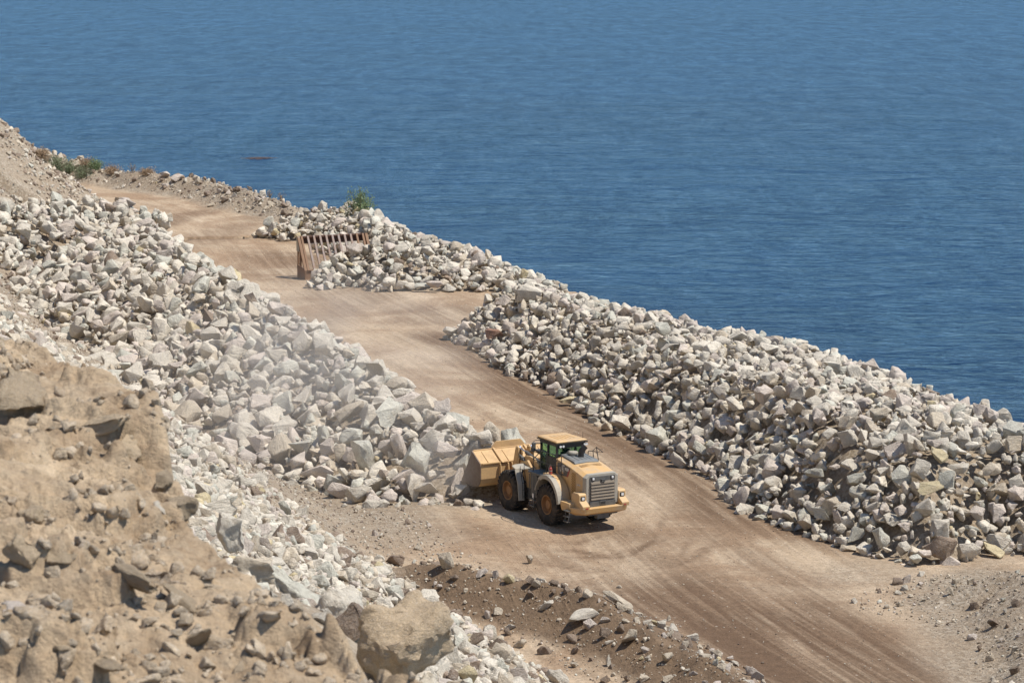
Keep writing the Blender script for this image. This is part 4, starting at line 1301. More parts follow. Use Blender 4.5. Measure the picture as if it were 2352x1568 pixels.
ve.build('vest', M_VEST, drv, smooth=True)
for s_ in (-1, 1):
    tr_ = MB(); tr_.tube([(s_*.09, .0, .09), (s_*.13, .44, .14), (s_*.14, .52, .08), (s_*.14, .52, -.25)], [.11, .09, .08, .065], 12); tr_.build('trouser_leg', M_CLOTH, drv, smooth=True)
ha = MB(); ha.lathe([(.80, .105), (.84, .10), (.90, .07), (.92, 0)], 'z', (0, .04, 0), 18); ha.lathe([(.80, .105), (.79, .125)], 'z', (0, .06, 0), 18); ha.build('hard_hat', M_WHITE, drv, smooth=True)
fc = MB(); fc.box((0, .13, .735), (.03, .03, .05)); fc.box((-.035, .118, .76), (.022, .01, .012)); fc.box((.035, .118, .76), (.022, .01, .012)); fc.box((0, .118, .69), (.05, .012, .012))
fc.build('face_features', M_CLOTH, drv)

# ------------------------------------------------------------ steel screening grizzly standing in the middle heap
M_RUST = plain('rusty_steel', (0.23, 0.13, 0.075), 0.8, dirt=.9, dcol=(.31, .195, .12), scale=3)
M_RUSTD = plain('dark_rusty_steel', (0.115, 0.055, 0.035), 0.75, dirt=.6, dcol=(.2, .11, .07), scale=3)
M_RUSTG = plain('worn_bar_steel', (0.27, 0.215, 0.19), 0.65, dirt=.9, dcol=(.35, .21, .13), scale=3)
gx0, gy0 = at(303, 279.5)
GZ = hz(gx0, gy0)
gr = empty('screening_grizzly', (gx0+.1, gy0, 0.0), R(24))
tag(gr, 'rusty steel grizzly screen with sloping bars, half buried by the middle rock heap', 'screening grizzly')
# local: x along the screen, y away, front foot at y=0.9, top rear
GW, GH, GD = 5.4, 3.0, 1.75
fr = MB()
fr.prism([(-.15, -.2), (1.55, -.2), (1.55, 1.0), (-.15, .72)], 'x', 0, .07)
fr.prism([(-.15, -.2), (1.55, -.2), (1.55, .95), (-.15, .72)], 'x', GW-.07, GW)
fr.build('side_skirt', M_RUST, gr, .008)
bb = MB(); bb.bx(0, GW, -.18, -.08, -.2, .68); bb.build('front_beam', M_RUST, gr, .008)
for x in (0.0, GW-.12):
    for y0 in (1.35, .85):
        pm = MB(); pm.bx(x, x+.12, y0, y0+.14, .6, GH-.35 if y0 > 1 else 2.0); pm.build('upright_post', M_RUST, gr, .006)
    kn = MB(); kn.prism([(1.0, 1.95), (1.6, 1.95), (1.6, GH-.1), (1.5, GH), (1.30, GH)], 'x', x-.02, x+.14); kn.build('corner_plate', M_CREAM if x == 0 else M_RUST, gr, .006)
    sr = MB(); sr.prism([(-.2, .68), (-.02, .68), (1.50, GH+.02), (1.33, GH+.02)], 'x', x-.03, x+.17); sr.build('side_rail', M_RUST, gr, .006)
tb_ = MB(); tb_.bx(.1, GW-.1, 1.40, 1.58, GH-.10, GH+.02); tb_.bx(.1, GW-.1, 1.60, 1.66, GH-.55, GH-.1); tb_.build('top_beam', M_RUSTD, gr, .006)
for k in range(11):
    x = .30 + k*(GW-.62)/10
    b_ = MB(); b_.prism([(-.12, .70), (.02, .70), (1.46, GH+.035), (1.33, GH+.035)], 'x', x-.075, x+.075)
    b_.build('screen_bar', M_RUST if k in (0, 9, 10) else M_RUSTG, gr, .005)
fl = MB(); fl.bx(.2, 1.4, -.25, -.05, .68, .74); fl.build('front_lip', M_RUST, gr, .004)

# ------------------------------------------------------------ plants
def leaf_mat(name, a, b_):
    m, n, b = mat(name)
    oi = N(n, 'ShaderNodeTexCoord'); f = noise_node(n, oi.outputs['Object'], 7, 3, .6)
    n.links.new(mix(n, ramp(n, f, [(.35, 0.), (.65, 1.)]), a, b_), b.inputs['Base Color'])
    b.inputs['Roughness'].default_value = .7
    return m
M_LEAF = leaf_mat('leaf_green', (.06, .105, .035), (.16, .20, .08))
M_SAGE = leaf_mat('sage_green', (.075, .10, .045), (.15, .165, .08))
M_DRY = leaf_mat('dry_grass', (.20, .13, .075), (.30, .20, .11))
M_STEM = leaf_mat('stem_brown', (.10, .075, .045), (.15, .11, .07))
def leaves(mb, pts, size, rng, asp=.45):
    for p in pts:
        d = Vector(rng.normal(size=3)).normalized(); u = d.orthogonal().normalized(); s = size*rng.uniform(.6, 1.3)
        a = Vector(p); t = a + d*s
        vs = [mb.bm.verts.new(a), mb.bm.verts.new(a + d*s*.5 + u*s*asp*.5), mb.bm.verts.new(t), mb.bm.verts.new(a + d*s*.5 - u*s*asp*.5)]
        mb.bm.faces.new(vs)
def ray_ground(px, py):
    """where the sight line through a photo pixel meets the ground (planning aid)"""
    a0 = at(px, py, 0.0); ts = np.linspace(.5, 1.3, 3000)
    hh = height(a0[0]*ts, a0[1]*ts); z = CAMH*(1-ts)
    i = np.argmax(hh >= z) if (hh >= z).any() else np.argmin(z-hh)
    return a0[0]*ts[i], a0[1]*ts[i]
def bush(name, loc, h, wd, nst, nl, ls, lm, label, cat, group=None, sparse=False, seed=1):
    r_ = np.random.default_rng(seed)
    e = empty(name, loc); tag(e, label, cat, group)
    sm, lf = MB(), MB()
    for k in range(nst):
        a = r_.uniform(0, 2*math.pi); sp_ = r_.uniform(.1, 1)*wd*.5; hh = h*r_.uniform(.55, 1)*(1-.35*(sp_/(wd*.5))**2)
        pts = [(0, 0, -.1), (math.cos(a)*sp_*.35, math.sin(a)*sp_*.35, hh*.45), (math.cos(a)*sp_, math.sin(a)*sp_, hh)]
        sm.tube(pts, [.022*h, .014*h, .005*h], 5)
        tt = r_.uniform(.25 if not sparse else .4, 1.02, nl)
        for t in tt:
            p = Vector(pts[1]).lerp(Vector(pts[2]), (t-.45)/.55) if t > .45 else Vector(pts[0]).lerp(Vector(pts[1]), t/.45)
            j = r_.normal(size=3)*wd*(.06 if sparse else .10)
            leaves(lf, [(p.x+j[0], p.y+j[1], max(.02, p.z+j[2]))], ls, r_)
    sm.build('stems', M_STEM, e)
    o = lf.build('foliage', lm, e)
    return e
bx_, by_ = at(360, 220, 2.0)
bush('bush', (bx_, by_+.9, 1.6), 3.1, 3.0, 22, 95, .18, M_LEAF, 'airy green bush growing out of the middle rock heap against the sea', 'bush', sparse=True, seed=3)
for i, (px, py, z, h, wd, lm, lab, nm) in enumerate([
    (58, 170, 1.6, 1.5, 2.6, M_SAGE, 'rounded sage green shrub on the far end of the seaward berm', 'shrub'),
    (70, 172, 1.3, 1.0, 1.9, M_SAGE, 'low yellowish green shrub to the right of the rounded sage shrub', 'shrub'),
    (82, 177, 1.2, 1.1, 2.9, M_SAGE, 'spreading grey green shrub on the slope of the far berm', 'shrub'),
    (95, 169, 1.6, 1.1, 1.8, M_LEAF, 'bright green shrub on the crest of the far berm', 'shrub'),
    (40, 158, 2.0, .9, 1.8, M_DRY, 'dry brown shrub among boulders at the far left of the berm', 'shrub'),
    (87, 167, 1.7, .9, 1.9, M_DRY, 'dry reddish brown shrub behind the bright green shrub', 'shrub'),
    (113, 168, 1.3, .5, 2.2, M_DRY, 'low dry grass clump on the crest left of the pink boulders', 'grass clump'),
    (132, 168, 1.2, 1.0, 1.0, M_DRY, 'wispy dry weed standing up against the sea', 'weed'),
    (147, 174, 1.3, .5, 1.8, M_DRY, 'dry tuft of grass on the crest right of the pink boulders', 'grass clump'),
    (270, 197, 1.0, .9, .9, M_DRY, 'thin dry weed at the right end of the far berm', 'weed'),
    (281, 199, .9, 1.0, 1.1, M_DRY, 'thin dry weed beside the middle rock heap', 'weed')]):
    X_, Y_ = ray_ground(px, py)
    thin = 'thin' in lab or 'wispy' in lab
    bush(nm, (X_, Y_, hz(X_, Y_)-.05), h, wd, 9 if thin else 26, 14 if thin else 55, .10 if thin else .14, lm, lab, nm if nm != 'shrub' else 'shrub', sparse=thin, seed=20+i)
# kelp floating on the sea
kx, ky = at(259, 158, SEA)
kb = MB(); r_ = np.random.default_rng(5)
leaves(kb, [(r_.normal()*1.3, r_.normal()*1.0, abs(r_.normal())*.05) for _ in range(420)], 1.1, r_, .35)
M_KELP = leaf_mat('kelp_brown', (.07, .05, .045), (.12, .075, .06))
k_ = kb.build('kelp_patch', M_KELP); k_.location = (kx, ky, SEA+.04); k_.scale = (1, 1, .05)
tag(k_, 'small reddish brown patch of kelp floating on the sea', 'kelp')

# ------------------------------------------------------------ single stones that stand out
MESHC = {}
def rock_mesh(k, tone, near=False, jit=1.0):
    key = (k, tone, near, round(jit, 1))
    if key not in MESHC:
        co, tri = (HULLN if near else HULLD)[k % len(HULLN if near else HULLD)]
        c = np.tile(np.array(TONES[tone])*round(jit, 1), (len(co), 1))
        me = raw_mesh('boulder', co, tri.reshape(-1), 3, M_ROCKN if near else M_ROCK, np.concatenate([c, np.ones((len(c), 1))], 1), 'tone')
        me.shade_smooth(); me.set_sharp_from_angle(angle=R(28 if not near else 40))
        MESHC[key] = me
    return MESHC[key]
HULLN = [hull(np.random.default_rng(500+i), 2) for i in range(12)]
def stone(name, loc, r, k, tone, label, cat, group=None, near=False, rot=None, scl=(1, 1, 1), jit=1.0):
    o = bpy.data.objects.new(name, rock_mesh(k, tone, near, jit)); link(o)
    o.location = loc; o.scale = (r*scl[0], r*scl[1], r*scl[2])
    rg = random.Random(hash((round(loc[0], 2), round(loc[1], 2))) & 0xffff)
    o.rotation_euler = rot or (rg.uniform(-.5, .5), rg.uniform(-.5, .5), rg.uniform(0, 6.28))
    tag(o, label, cat, group)
    return o
SPEC = []       # (world xyz, radius) so the heaps leave them room
def special(px, py, zoff, r, k, tone, label, near=False, rot=None, scl=(1, 1, 1), name='boulder', cat='boulder', D=None, jit=1.0):
    if D is None:                       # rest it on the ground met along that sight line
        z = 0.0
        d0 = None
        a0 = at(px, py, 0.0)
        L_ = math.hypot(*a0)
        for t in np.linspace(.12, 1.25, 2400):
            x, y = a0[0]*t, a0[1]*t; z = CAMH*(1-t)
            if d0 is None: ys_ = None
            PTS.append((x, y, z))
        pts = np.array(PTS); PTS.clear()
        hh = height(pts[:, 0], pts[:, 1])
        for Hq, mk in HEAPF:
            hh = np.where(mk(pts[:, 0], pts[:, 1]), np.maximum(hh, Hq(pts[:, 0], pts[:, 1])+.1), hh)
        i = np.argmax(hh >= pts[:, 2]) if (hh >= pts[:, 2]).any() else np.argmin(pts[:, 2]-hh + 5*(pts[:, 1] < 100)); x, y, z = pts[i][0], pts[i][1], hh[i]
    else:
        t = D / math.hypot(*at(px, py, 0)); x, y = at(px, py, 0)[0]*t, at(px, py, 0)[1]*t; z = CAMH*(1-t)
    o = stone(name, (x, y, z + zoff*r), r, k, tone, label, cat, None, near, rot, scl, jit)
    SPEC.append((x, y, z + zoff*r, r))
    return o
PTS = []
HEAPF = [(lp_h, lp_mask), (rp_h, rp_mask), (m_h, m_mask)]
special(497, 433, 0, .8, 3, TAN, 'large pitted grey boulder topping the heap just above the loader bucket', rot=(.3, .5, .4), scl=(1, .85, .85), D=123.8)
special(482, 438, 0, .9, 6, PALE, 'pale boulder left of the pitted one above the loader bucket', D=122.5)
special(510, 441, 0, .85, 8, GREEN, 'greenish pale boulder right of the pitted one, behind the loader bucket', D=124.5)
special(459, 484, 0, .85, 7, PINK, 'big blocky boulder standing upright against the left side of the loader bucket', rot=(.1, 1.35, .3), scl=(1, .8, 1), D=120.4)
special(427, 492, .35, .7, 9, PALE, 'pale split block at the foot of the left heap, left of the bucket')
special(358, 500, .35, .72, 11, PALE, 'white topped boulder at the lowest corner of the left heap')
special(315, 477, .3, .9, 12, PINK, 'broad low boulder with a pale top near the lower corner of the left heap', rot=(0, .1, .2), scl=(1.1, 1, .8))
special(362, 463, .4, .95, 15, GREEN, 'tall greenish grey slab leaning in the face of the left heap', rot=(.1, 1.3, .7))
special(399, 452, .4, .9, 4, PINK, 'tall narrow pinkish boulder standing in the face of the left heap', rot=(.1, 1.3, .1), scl=(1, .6, .8))
special(495, 337, .3, .62, 5, RED, 'reddish orange block on the left end of the seaward heap', rot=(0, 0, .2), scl=(1.1, .8, .8))
special(530, 300, .35, 1.0, 8, PALE, 'very large pale boulder at the far left crest of the seaward heap')
special(452, 334, .5, .62, 2, PALE, 'rounded pale boulder at the left tip of the seaward heap beside the road')
special(570, 405, .35, .62, 6, YEL, 'yellowish boulder on the road edge at the foot of the seaward heap', rot=(0, 0, .3), scl=(1.1, .8, .7))
special(623, 428, .35, .85, 10, PALE, 'pale angular block sticking out of the heap foot onto the dark soil', rot=(.3, .2, .5))
special(657, 443, .4, .72, 13, GREEN, 'small grey dome shaped boulder at the foot of the seaward heap')
special(929, 494, .4, .62, 14, YEL, 'round mustard yellow boulder in the lower right of the seaward heap', rot=(.1, 0, .3), scl=(1.1, .9, .85), jit=.8)
special(937, 460, .35, .55, 6, YEL, 'ochre boulder in the right part of the seaward heap, above the mustard one', jit=.9)
special(940, 553, .35, .85, 16, BROWN, 'brown blocky boulder at the foot of the seaward heap near the corner', rot=(.2, .3, .1))
special(992, 555, .3, .55, 6, YEL, 'sulphur yellow crumbling stone at the right corner foot of the seaward heap', scl=(1.2, .9, .6))
special(423, 289, .25, .75, 17, GREEN, 'flat grey slab lying on the bare soil before the middle heap', rot=(0, 0, .1), scl=(1, .6, .45))
special(435, 288.5, .3, .75, 18, PINK, 'pinkish grey slab lying on the bare soil right of the flat grey slab', rot=(0, 0, -.15), scl=(1, .6, .5))
special(325, 246, .5, .8, 19, YEL, 'cream yellow boulder leaning against the grizzly bars')
special(164, 177, .3, .8, 20, PINK, 'pinkish pyramid shaped boulder on the crest of the far berm', jit=.9)
special(176, 180, .3, .75, 21, PINK, 'pale pink boulder beside the pyramid shaped one on the far berm')
special(44, 161, .3, .75, 22, TAN, 'tall tan boulder left of the sage green shrub')
special(58, 160, .3, .85, 23, TAN, 'broad tan rock outcrop behind the sage green shrub', scl=(1, 1, .8))
special(76, 167, .4, .7, 24, TAN, 'tan boulder with a shadowed side right of the sage green shrub')
special(618, 605, .35, .62, 25, TAN, 'long flat slab tilted up on the crest of the earth bank', rot=(0, .45, -.6), scl=(1.25, .6, .35))
special(583, 620, .3, .62, 1, PALE, 'pale wedge shaped slab on the side of the earth bank', rot=(0, -.25, .3), scl=(1.2, .7, .5))
special(627, 640, .3, .55, 2, TAN, 'flat topped pale block in the cobbles of the earth bank', scl=(1.1, .9, .6))
special(447, 565, .35, .60, 4, TAN, 'upright cream boulder on the left part of the earth bank', rot=(0, 1.3, .3))
special(394, 565, .35, .45, 5, BROWN, 'dark round boulder at the left end of the earth bank')
special(609, 665, .45, .30, 7, PALE, 'small pale stone standing alone on the lower track', rot=(0, 1.45, .4), scl=(1, .7, .6))
special(530, 563, .5, .28, 8, TAN, 'small upright stone on the crest of the earth bank', rot=(0, 1.45, .4), scl=(1.2, .7, .7))
special(480, 575, .3, .34, 9, PINK, 'pink and white rounded stone half sunk in the earth bank')
# foreground
special(408, 646, .1, .66, 5, 7, 'huge tan brown boulder perched in the foreground at the bottom of the picture', near=True, rot=(.15, -.25, .5), scl=(.88, .8, .95), D=27.5, jit=1.0)
for (px, py, D_, r, k, tn, lab, scl, rot) in [
    (232, 532, 36, .34, 1, PALE, 'grey pointed boulder standing behind the sandy bank edge', (1, .8, 1), (.2, 1.2, .3)),
    (252, 568, 34, .42, 2, TAN, 'lichen stained greenish boulder below the grey pointed boulder', (1.1, .8, .8), (.1, .2, .3)),
    (262, 590, 32.5, .34, 3, TAN, 'rounded cream boulder tucked behind the sandy bank', (1, .9, .8), None),
    (300, 595, 31, .48, 4, GREEN, 'long grey boulder lying aslant above the white boulder', (1.2, .7, .7), (.3, .5, -.6)),
    (345, 628, 30, .55, 5, PALE, 'large white boulder behind the huge tan boulder', (1, .8, 1), (.2, 1.1, .5)),
    (306, 622, 29, .38, 6, GREEN, 'dark sided grey boulder left of the large white boulder', (1, .8, .8), (.5, .4, .2)),
    (283, 640, 27.5, .34, 7, PALE, 'whitish boulder at the foot of the sandy bank edge', (1.1, .8, .8), None),
    (328, 665, 27.5, .34, 8, PINK, 'pinkish boulder between the sandy bank and the huge tan boulder', (1, .8, .9), None),
    (352, 683, 27, .22, 9, TAN, 'tan stone wedged under the huge tan boulder on its left', (1.2, .8, .7), None),
    (432, 690, 27.2, .26, 10, PALE, 'pale stone propping the huge tan boulder on its right', (1.2, .8, .7), None),
    (385, 690, 26.5, .24, 11, TAN, 'pale stone in the shade under the huge tan boulder', (1.2, .9, .6), None),
    (458, 684, 27.5, .22, 3, TAN, 'low tan stone right of the huge tan boulder at the bottom edge', (1.2, .9, .6), None)]:
    special(px, py, 0, r*.92, k, tn, lab, near=True, rot=rot, scl=scl, D=D_)

# ---- stones half sunk in the near bank
def bank_at(px, py):
    a0 = at(px, py, 0); ts = np.linspace(.04, .3, 3000)
    hh = bank_h(a0[0]*ts, a0[1]*ts); z = CAMH*(1-ts)
    i = np.argmax(hh >= z); 
    return a0[0]*ts[i], a0[1]*ts[i], hh[i]
BK = [(18, 398, .30, 0, BROWN, 'big dark brown rock slab embedded at the upper left of the near bank', (1.5, 1, .6)),
      (95, 425, .24, 1, TAN, 'pale crusted rock at the crest of the near bank', (1.6, .9, .5)),
      (130, 446, .2, 2, TAN, 'cream rock jutting from the crest of the near bank', (1.4, .9, .6)),
      (14, 380, .17, 3, PINK, 'flat pinkish rock ledge above the big dark slab', (1.7, .9, .35)),
      (82, 492, .10, 4, BROWN, 'small brown stone in the upper middle of the near bank', (1.2, .9, .7)),
      (30, 517, .15, 5, TAN, 'tan block at the left edge of the near bank, above the upright block', (1.1, .9, .8)),
      (22, 555, .15, 6, TAN, 'upright dusty block at the left edge of the near bank', (1, .8, 1.0)),
      (62, 560, .12, 7, TAN, 'tan block right of the upright dusty block on the near bank', (1.1, .8, .9)),
      (10, 605, .12, 8, PINK, 'pinkish round stone at the lower left edge of the near bank', (1, 1, .8)),
      (130, 575, .20, 9, BROWN, 'brown ledge stone casting a shadow in the middle of the near bank', (1.8, .8, .5)),
      (180, 600, .16, 10, BROWN, 'brown overhanging clod right of the ledge stone', (1.5, .9, .6)),
      (200, 640, .17, 11, BROWN, 'brown wedge with a dark undercut in the lower near bank', (1.5, .9, .55)),
      (165, 480, .14, 2, BROWN, 'brown clod on the shaded step below the bank crest', (1.1, 1.0, .9)),
      (182, 508, .13, 5, BROWN, 'brown clod hanging at the lower end of the shaded step', (1.1, 1.0, .9)),
      (160, 508, .09, 3, PALE, 'small cream stone lying below the shaded step', (1.3, .9, .7)),
      (60, 650, .10, 4, TAN, 'angular tan stone in the lower left of the near bank', (1.2, .9, .7)),
      (100, 665, .14, 6, BROWN, 'brown slab at the bottom edge of the near bank', (1.6, .9, .5)),
      (240, 670, .10, 9, TAN, 'tan pebble lump near the bottom of the sandy slope', (1.2, .9, .6))]
for px, py, r, k, tn, lab, scl in BK:
    x, y, z = bank_at(px, py)
    stone('rock', (x, y, z-.05*r), r, k, 7 if tn not in (PINK, PALE) else tn, lab, 'rock', None, True, None, scl, .8 if tn == BROWN else 1.05)
rg3 = np.random.default_rng(78)
nm_ = 330
tt = rg3.uniform(-.285, .0, nm_); yy = rg3.uniform(10, 25, nm_)
kp = (fbm(tt*yy, yy, 2.0, 3, 96) > -.05) & (yy < np.interp(tt, NBT, NBY) + .05)
xm, ym = (tt*yy)[kp], yy[kp]
rm = .07 + .16*rg3.uniform(0, 1, len(xm))**2.2
PM = np.stack([xm, ym, bank_h(xm, ym)-.30*rm], 1)
tm = np.array([TONES[t] for t in range(7)])[tones(len(xm), rg3, [1, 1, 0, 9, 1, 0, 0])]*0 + np.array([.45, .35, .24])*rg3.uniform(.75, 1.1, (len(xm), 1))
so_ = merged('bank_stones', HULLN, rg3.integers(0, len(HULLN), len(xm)), PM, rot_mats(len(xm), rg3, .35), rm, tm, M_ROCKN)
tag(so_, 'dusty half buried stones crowding the near sandy bank', 'stones', kind='stuff')
rg2 = np.random.default_rng(77)
nbk = 9000
tt = rg2.uniform(-.29, .02, nbk); yy = rg2.uniform(9, 26, nbk)
clump = fbm(tt*yy, yy, 1.6, 3, 95)
yr_ = np.interp(tt, NBT, NBY)
kp = (clump > -.12) & (yy < yr_ + .1)
xb, yb = (tt*yy)[kp], yy[kp]
rb = .012 + .09*rg2.power(1, len(xb))**0.3*rg2.uniform(0, 1, len(xb))**3.0
PB = np.stack([xb, yb, bank_h(xb, yb)+.15*rb], 1)
tb2 = np.array([TONES[t] for t in range(7)])[tones(len(xb), rg2, [1, 1, 0, 9, 1, 0, 0])]*0 + np.array([.47, .375, .265])*rg2.uniform(.75, 1.1, (len(xb), 1))
sb_ = merged('bank_pebbles', HULLD, rg2.integers(0, len(HULLD), len(xb)), PB, rot_mats(len(xb), rg2), rb, tb2, M_ROCKN)
tag(sb_, 'loose pebbles and crumbs of stone lying all over the near sandy bank', 'pebbles', kind='stuff')

# ------------------------------------------------------------ individuals and the rest of the heaps
def clear_of(Pq, rq):
    k = np.ones(len(Pq), bool)
    for x, y, z, r in SPEC:
        d = np.sqrt(((Pq - np.array([x, y, z]))**2).sum(1)); k &= d > .62*r + .35*rq
    # the loader bucket and its reach
    dx = Pq[:, 0]-LX; dy = Pq[:, 1]-LY
    lx = dx*math.cos(LRZ) + dy*math.sin(LRZ); ly = -dx*math.sin(LRZ) + dy*math.cos(LRZ)
    k &= ~((np.abs(lx) < 2.15) & (ly > -3) & (ly < 7.0 + .4*(rq))) | (Pq[:, 2] < -5)
    # the grizzly frame
    k &= ~((Pq[:, 0] > gx0-1.2) & (Pq[:, 0] < gx0+1.2) & (Pq[:, 1] > gy0-3.5) & (Pq[:, 1] < gy0+2.6) & (rq > .13))
    inner_ = (Pq[:, 0] > gx0-.5) & (Pq[:, 0] < gx0+GW+.2) & (Pq[:, 1] > gy0+.9) & (Pq[:, 1] < gy0+3.2)
    k &= ~inner_
    return k
k = clear_of(P, Rr); P, Rr, HP, TN, TP = P[k], Rr[k], HP[k], TN[k], TP[k]
k = clear_of(RP, RR_); RP, RR_, RT = RP[k], RR_[k], RT[k]
k = clear_of(CP, CR); CP, CR, CT = CP[k], CR[k], CT[k]
k = clear_of(GP, GR*0) ; 
k = ((GP[:, 0]-LX)**2 + (GP[:, 1]-LY-1)**2 > 0)
va, vb, vc = visible_area([(P, Rr), (RP, RR_), (CP, CR)])
NB, NR, NC = 300 - 31, 290, 160
ia = np.argsort(-va)[:NB]; ia = ia[va[ia] > 0]
ib_ = np.argsort(-vb)[:NR]; ic = np.argsort(-vc)[:NC]; ic = ic[vc[ic] > 0]
TW = {PALE: 'pale cream', PINK: 'pinkish grey', GREEN: 'greenish grey', TAN: 'tan', BROWN: 'brown', YEL: 'yellowish', RED: 'reddish'}
WHERE = {'left': 'the left heap', 'right': 'the seaward heap', 'middle': 'the middle heap by the grizzly'}
PXA, PYA, _ = projpx(P)
def place_word(i):
    h_ = HP[i]; x, y = PXA[i], PYA[i]
    if h_ == 'left':
        if x > 400: return 'near the bucket, in'
        e_ = polyline(P[i:i+1, 0], P[i:i+1, 1], LPR)[0][0]
        if e_ < 2.0: return 'on the crest of'
        if e_ > 6.0: return 'at the lower foot of'
        return 'on the right face of' if x > 220 else 'on the left face of'
    if h_ == 'right':
        d_ = polyline(P[i:i+1, 0], P[i:i+1, 1], RBASE)[0][0]
        side = 'far' if x < 640 else ('middle' if x < 850 else 'near')
        if d_ < 2.2: return f'at the {side} roadside foot of'
        if d_ > 8.0: return f'on the {side} crest of'
        return f'on the {side} slope of'
    return 'in'
for i in ia:
    kx_ = int(rng.integers(0, len(HULLD)))
    co = HULLD[kx_][0]; ext = co.max(0)-co.min(0)
    shp = 'slab shaped' if ext[2]/ext[0] < .62 else ('chunky' if ext[1]/ext[0] > .85 else 'angular')
    szw = 'very large' if va[i] > np.percentile(va[ia], 85) else ('large' if va[i] > np.percentile(va[ia], 40) else 'medium')
    lab = f'{szw} {TW[TN[i]]} {shp} boulder {place_word(i)} {WHERE[HP[i]]}'
    o = bpy.data.objects.new('boulder', rock_mesh(kx_, int(TN[i]), False, float(rng.uniform(.85, 1.12)))); link(o)
    o.location = P[i]; s_ = Rr[i]
    o.scale = (s_, s_, s_); o.rotation_euler = (rng.normal()*.5, rng.normal()*.5, rng.uniform(0, 6.28))
    tag(o, lab, 'boulder', f'boulders of {WHERE[HP[i]]}')
RX, RY_, _ = projpx(RP)
for i in ib_:
    kx_ = int(rng.integers(0, len(HULLD)))
    w1 = 'lower' if RY_[i] > 560 else ('middle' if RY_[i] > 450 else 'upper')
    szw = 'big' if vb[i] > np.percentile(vb[ib_], 60) else 'smaller'
    nxt = 'beside the foreground boulders' if RP[i][1] < 45 else ('next to the earth bank' if RX[i] > 380 and RY_[i] < 640 else ('along the gravel strip' if hill_h(RP[i:i+1, 0], RP[i:i+1, 1])[1][0] < 5 else 'behind the sandy bank'))
    o = bpy.data.objects.new('rubble_rock', rock_mesh(kx_, int(RT[i]), False, float(rng.uniform(.9, 1.15)))); link(o)
    o.location = RP[i]; s_ = RR_[i]; o.scale = (s_, s_, s_); o.rotation_euler = (rng.normal()*.7, rng.normal()*.7, rng.uniform(0, 6.28))
    tag(o, f'{szw} {TW[RT[i]]} rock on the {w1} rubble slope {nxt}', 'rock', 'rocks of the hillside rubble slope')
CX_, CY_, _ = projpx(CP)
for i in ic:
    kx_ = int(rng.integers(0, len(HULLD)))
    if CP[i][1] > 190: wh = 'far berm and spur at the bend of the road'
    elif CX_[i] > 800: wh = 'gravelly bank in the lower right corner'
    elif hill_h(CP[i:i+1, 0], CP[i:i+1, 1])[1][0] > -4 and CY_[i] < 560 and CX_[i] < 380: wh = 'gravel strip below the left heap'
    else: wh = 'brown earth bank above the lower track'
    szw = 'larger' if vc[i] > np.percentile(vc[ic], 50) else 'small'
    o = bpy.data.objects.new('cobble', rock_mesh(kx_, int(CT[i]), False, float(rng.uniform(.85, 1.1)))); link(o)
    o.location = CP[i]; s_ = CR[i]; o.scale = (s_, s_, s_); o.rotation_euler = (rng.normal()*.7, rng.normal()*.7, rng.uniform(0, 6.28))
    tag(o, f'{szw} {TW[CT[i]]} cobble on the {wh}', 'cobble', f'cobbles on the {wh}')
TARR = np.array([TONES[t] for t in range(7)])
def rest(name, Pq, rq, tq, skip, protos, label, cat, m, tilt=.6, lo=.82, hi=1.14):
    k = np.ones(len(Pq), bool); k[skip] = False
    tc = TARR[tq[k]]*rng.uniform(lo, hi, (k.sum(), 1))
    o = merged(name, protos, rng.integers(0, len(protos), k.sum()), Pq[k], rot_mats(k.sum(), rng, tilt), rq[k], tc, m)
    tag(o, label, cat, kind='stuff')
print('detail tris', np.mean([len(t) for _, t in HULLD]), 'plain', np.mean([len(t) for _, t in HULLS]))
rest('boulders', P, Rr, TN, ia, HULLD, 'mass of pale broken boulders filling the three heaps along the haul road', 'boulders', M_ROCK)
rest('rubble', RP, RR_, RT, ib_, HULLS, 'pale broken rubble covering the hillside slope below the camera', 'rubble', M_ROCK, 1.0)
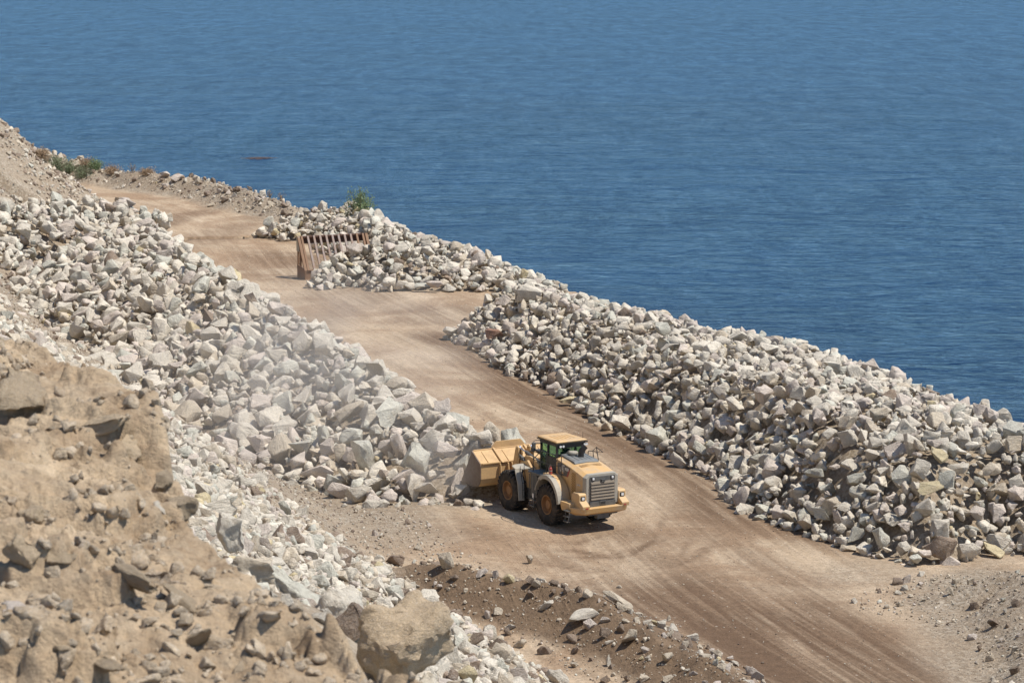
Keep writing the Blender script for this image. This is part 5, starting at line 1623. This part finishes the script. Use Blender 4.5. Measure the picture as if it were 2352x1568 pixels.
rest('cobbles', CP, CR, CT, ic, HULLS, 'cobbles strewn over the earth banks, the far berm and the gravel strip', 'cobbles', M_ROCK, 1.0)
rest('gravel', GP, GR, GT, np.array([], int), PEBBLE, 'loose gravel scattered over the road edges and banks', 'gravel', M_ROCK, 1.0)

# ------------------------------------------------------------ dust hanging over the left heap
def dust(name, c, r, dens, seed, label):
    bm = bmesh.new(); bmesh.ops.create_icosphere(bm, subdivisions=3, radius=1.0)
    me = bpy.data.meshes.new(name); bm.to_mesh(me); bm.free()
    m = bpy.data.materials.new('airborne_dust'); m.use_nodes = True; n = m.node_tree; n.nodes.clear()
    out = n.nodes.new('ShaderNodeOutputMaterial'); v = n.nodes.new('ShaderNodeVolumePrincipled')
    v.inputs['Color'].default_value = (.95, .90, .84, 1); v.inputs['Anisotropy'].default_value = .2
    tc = n.nodes.new('ShaderNodeTexCoord')
    mp = n.nodes.new('ShaderNodeMapping'); mp.inputs['Scale'].default_value = (r[0]*.22, r[1]*.14, r[2]*.4); mp.inputs['Location'].default_value = (seed, seed, 0)
    n.links.new(tc.outputs['Object'], mp.inputs[0])
    f = noise_node(n, mp.outputs[0], 1.0, 3, .5, .6)
    ln = n.nodes.new('ShaderNodeVectorMath'); ln.operation = 'LENGTH'; n.links.new(tc.outputs['Object'], ln.inputs[0])
    fall = ramp(n, ln.outputs['Value'], [(.25, 1.0), (.98, 0.0)])
    d = math_(n, 'MULTIPLY', math_(n, 'MULTIPLY', ramp(n, f, [(.40, 0.0), (.68, 1.0)]), fall), dens)
    n.links.new(d, v.inputs['Density']); n.links.new(v.outputs[0], out.inputs['Volume'])
    me.materials.append(m)
    o = link(bpy.data.objects.new(name, me)); o.location = c; o.scale = r
    tag(o, label, 'dust', kind='stuff')
ax_, ay_ = at(290, 385, 4.5)
dust('dust_cloud', (ax_+1, ay_+2, 5.2), (10, 28, 3.8), .042, 2.0, 'thin whitish dust drifting over the face of the left rock heap')
bx2, by2 = at(462, 470, 1.5)
dust('dust_puff', (bx2-1.0, by2+.5, 1.6), (2.2, 2.6, 1.8), .35, 5.0, 'puff of dust rising beside the digging bucket')
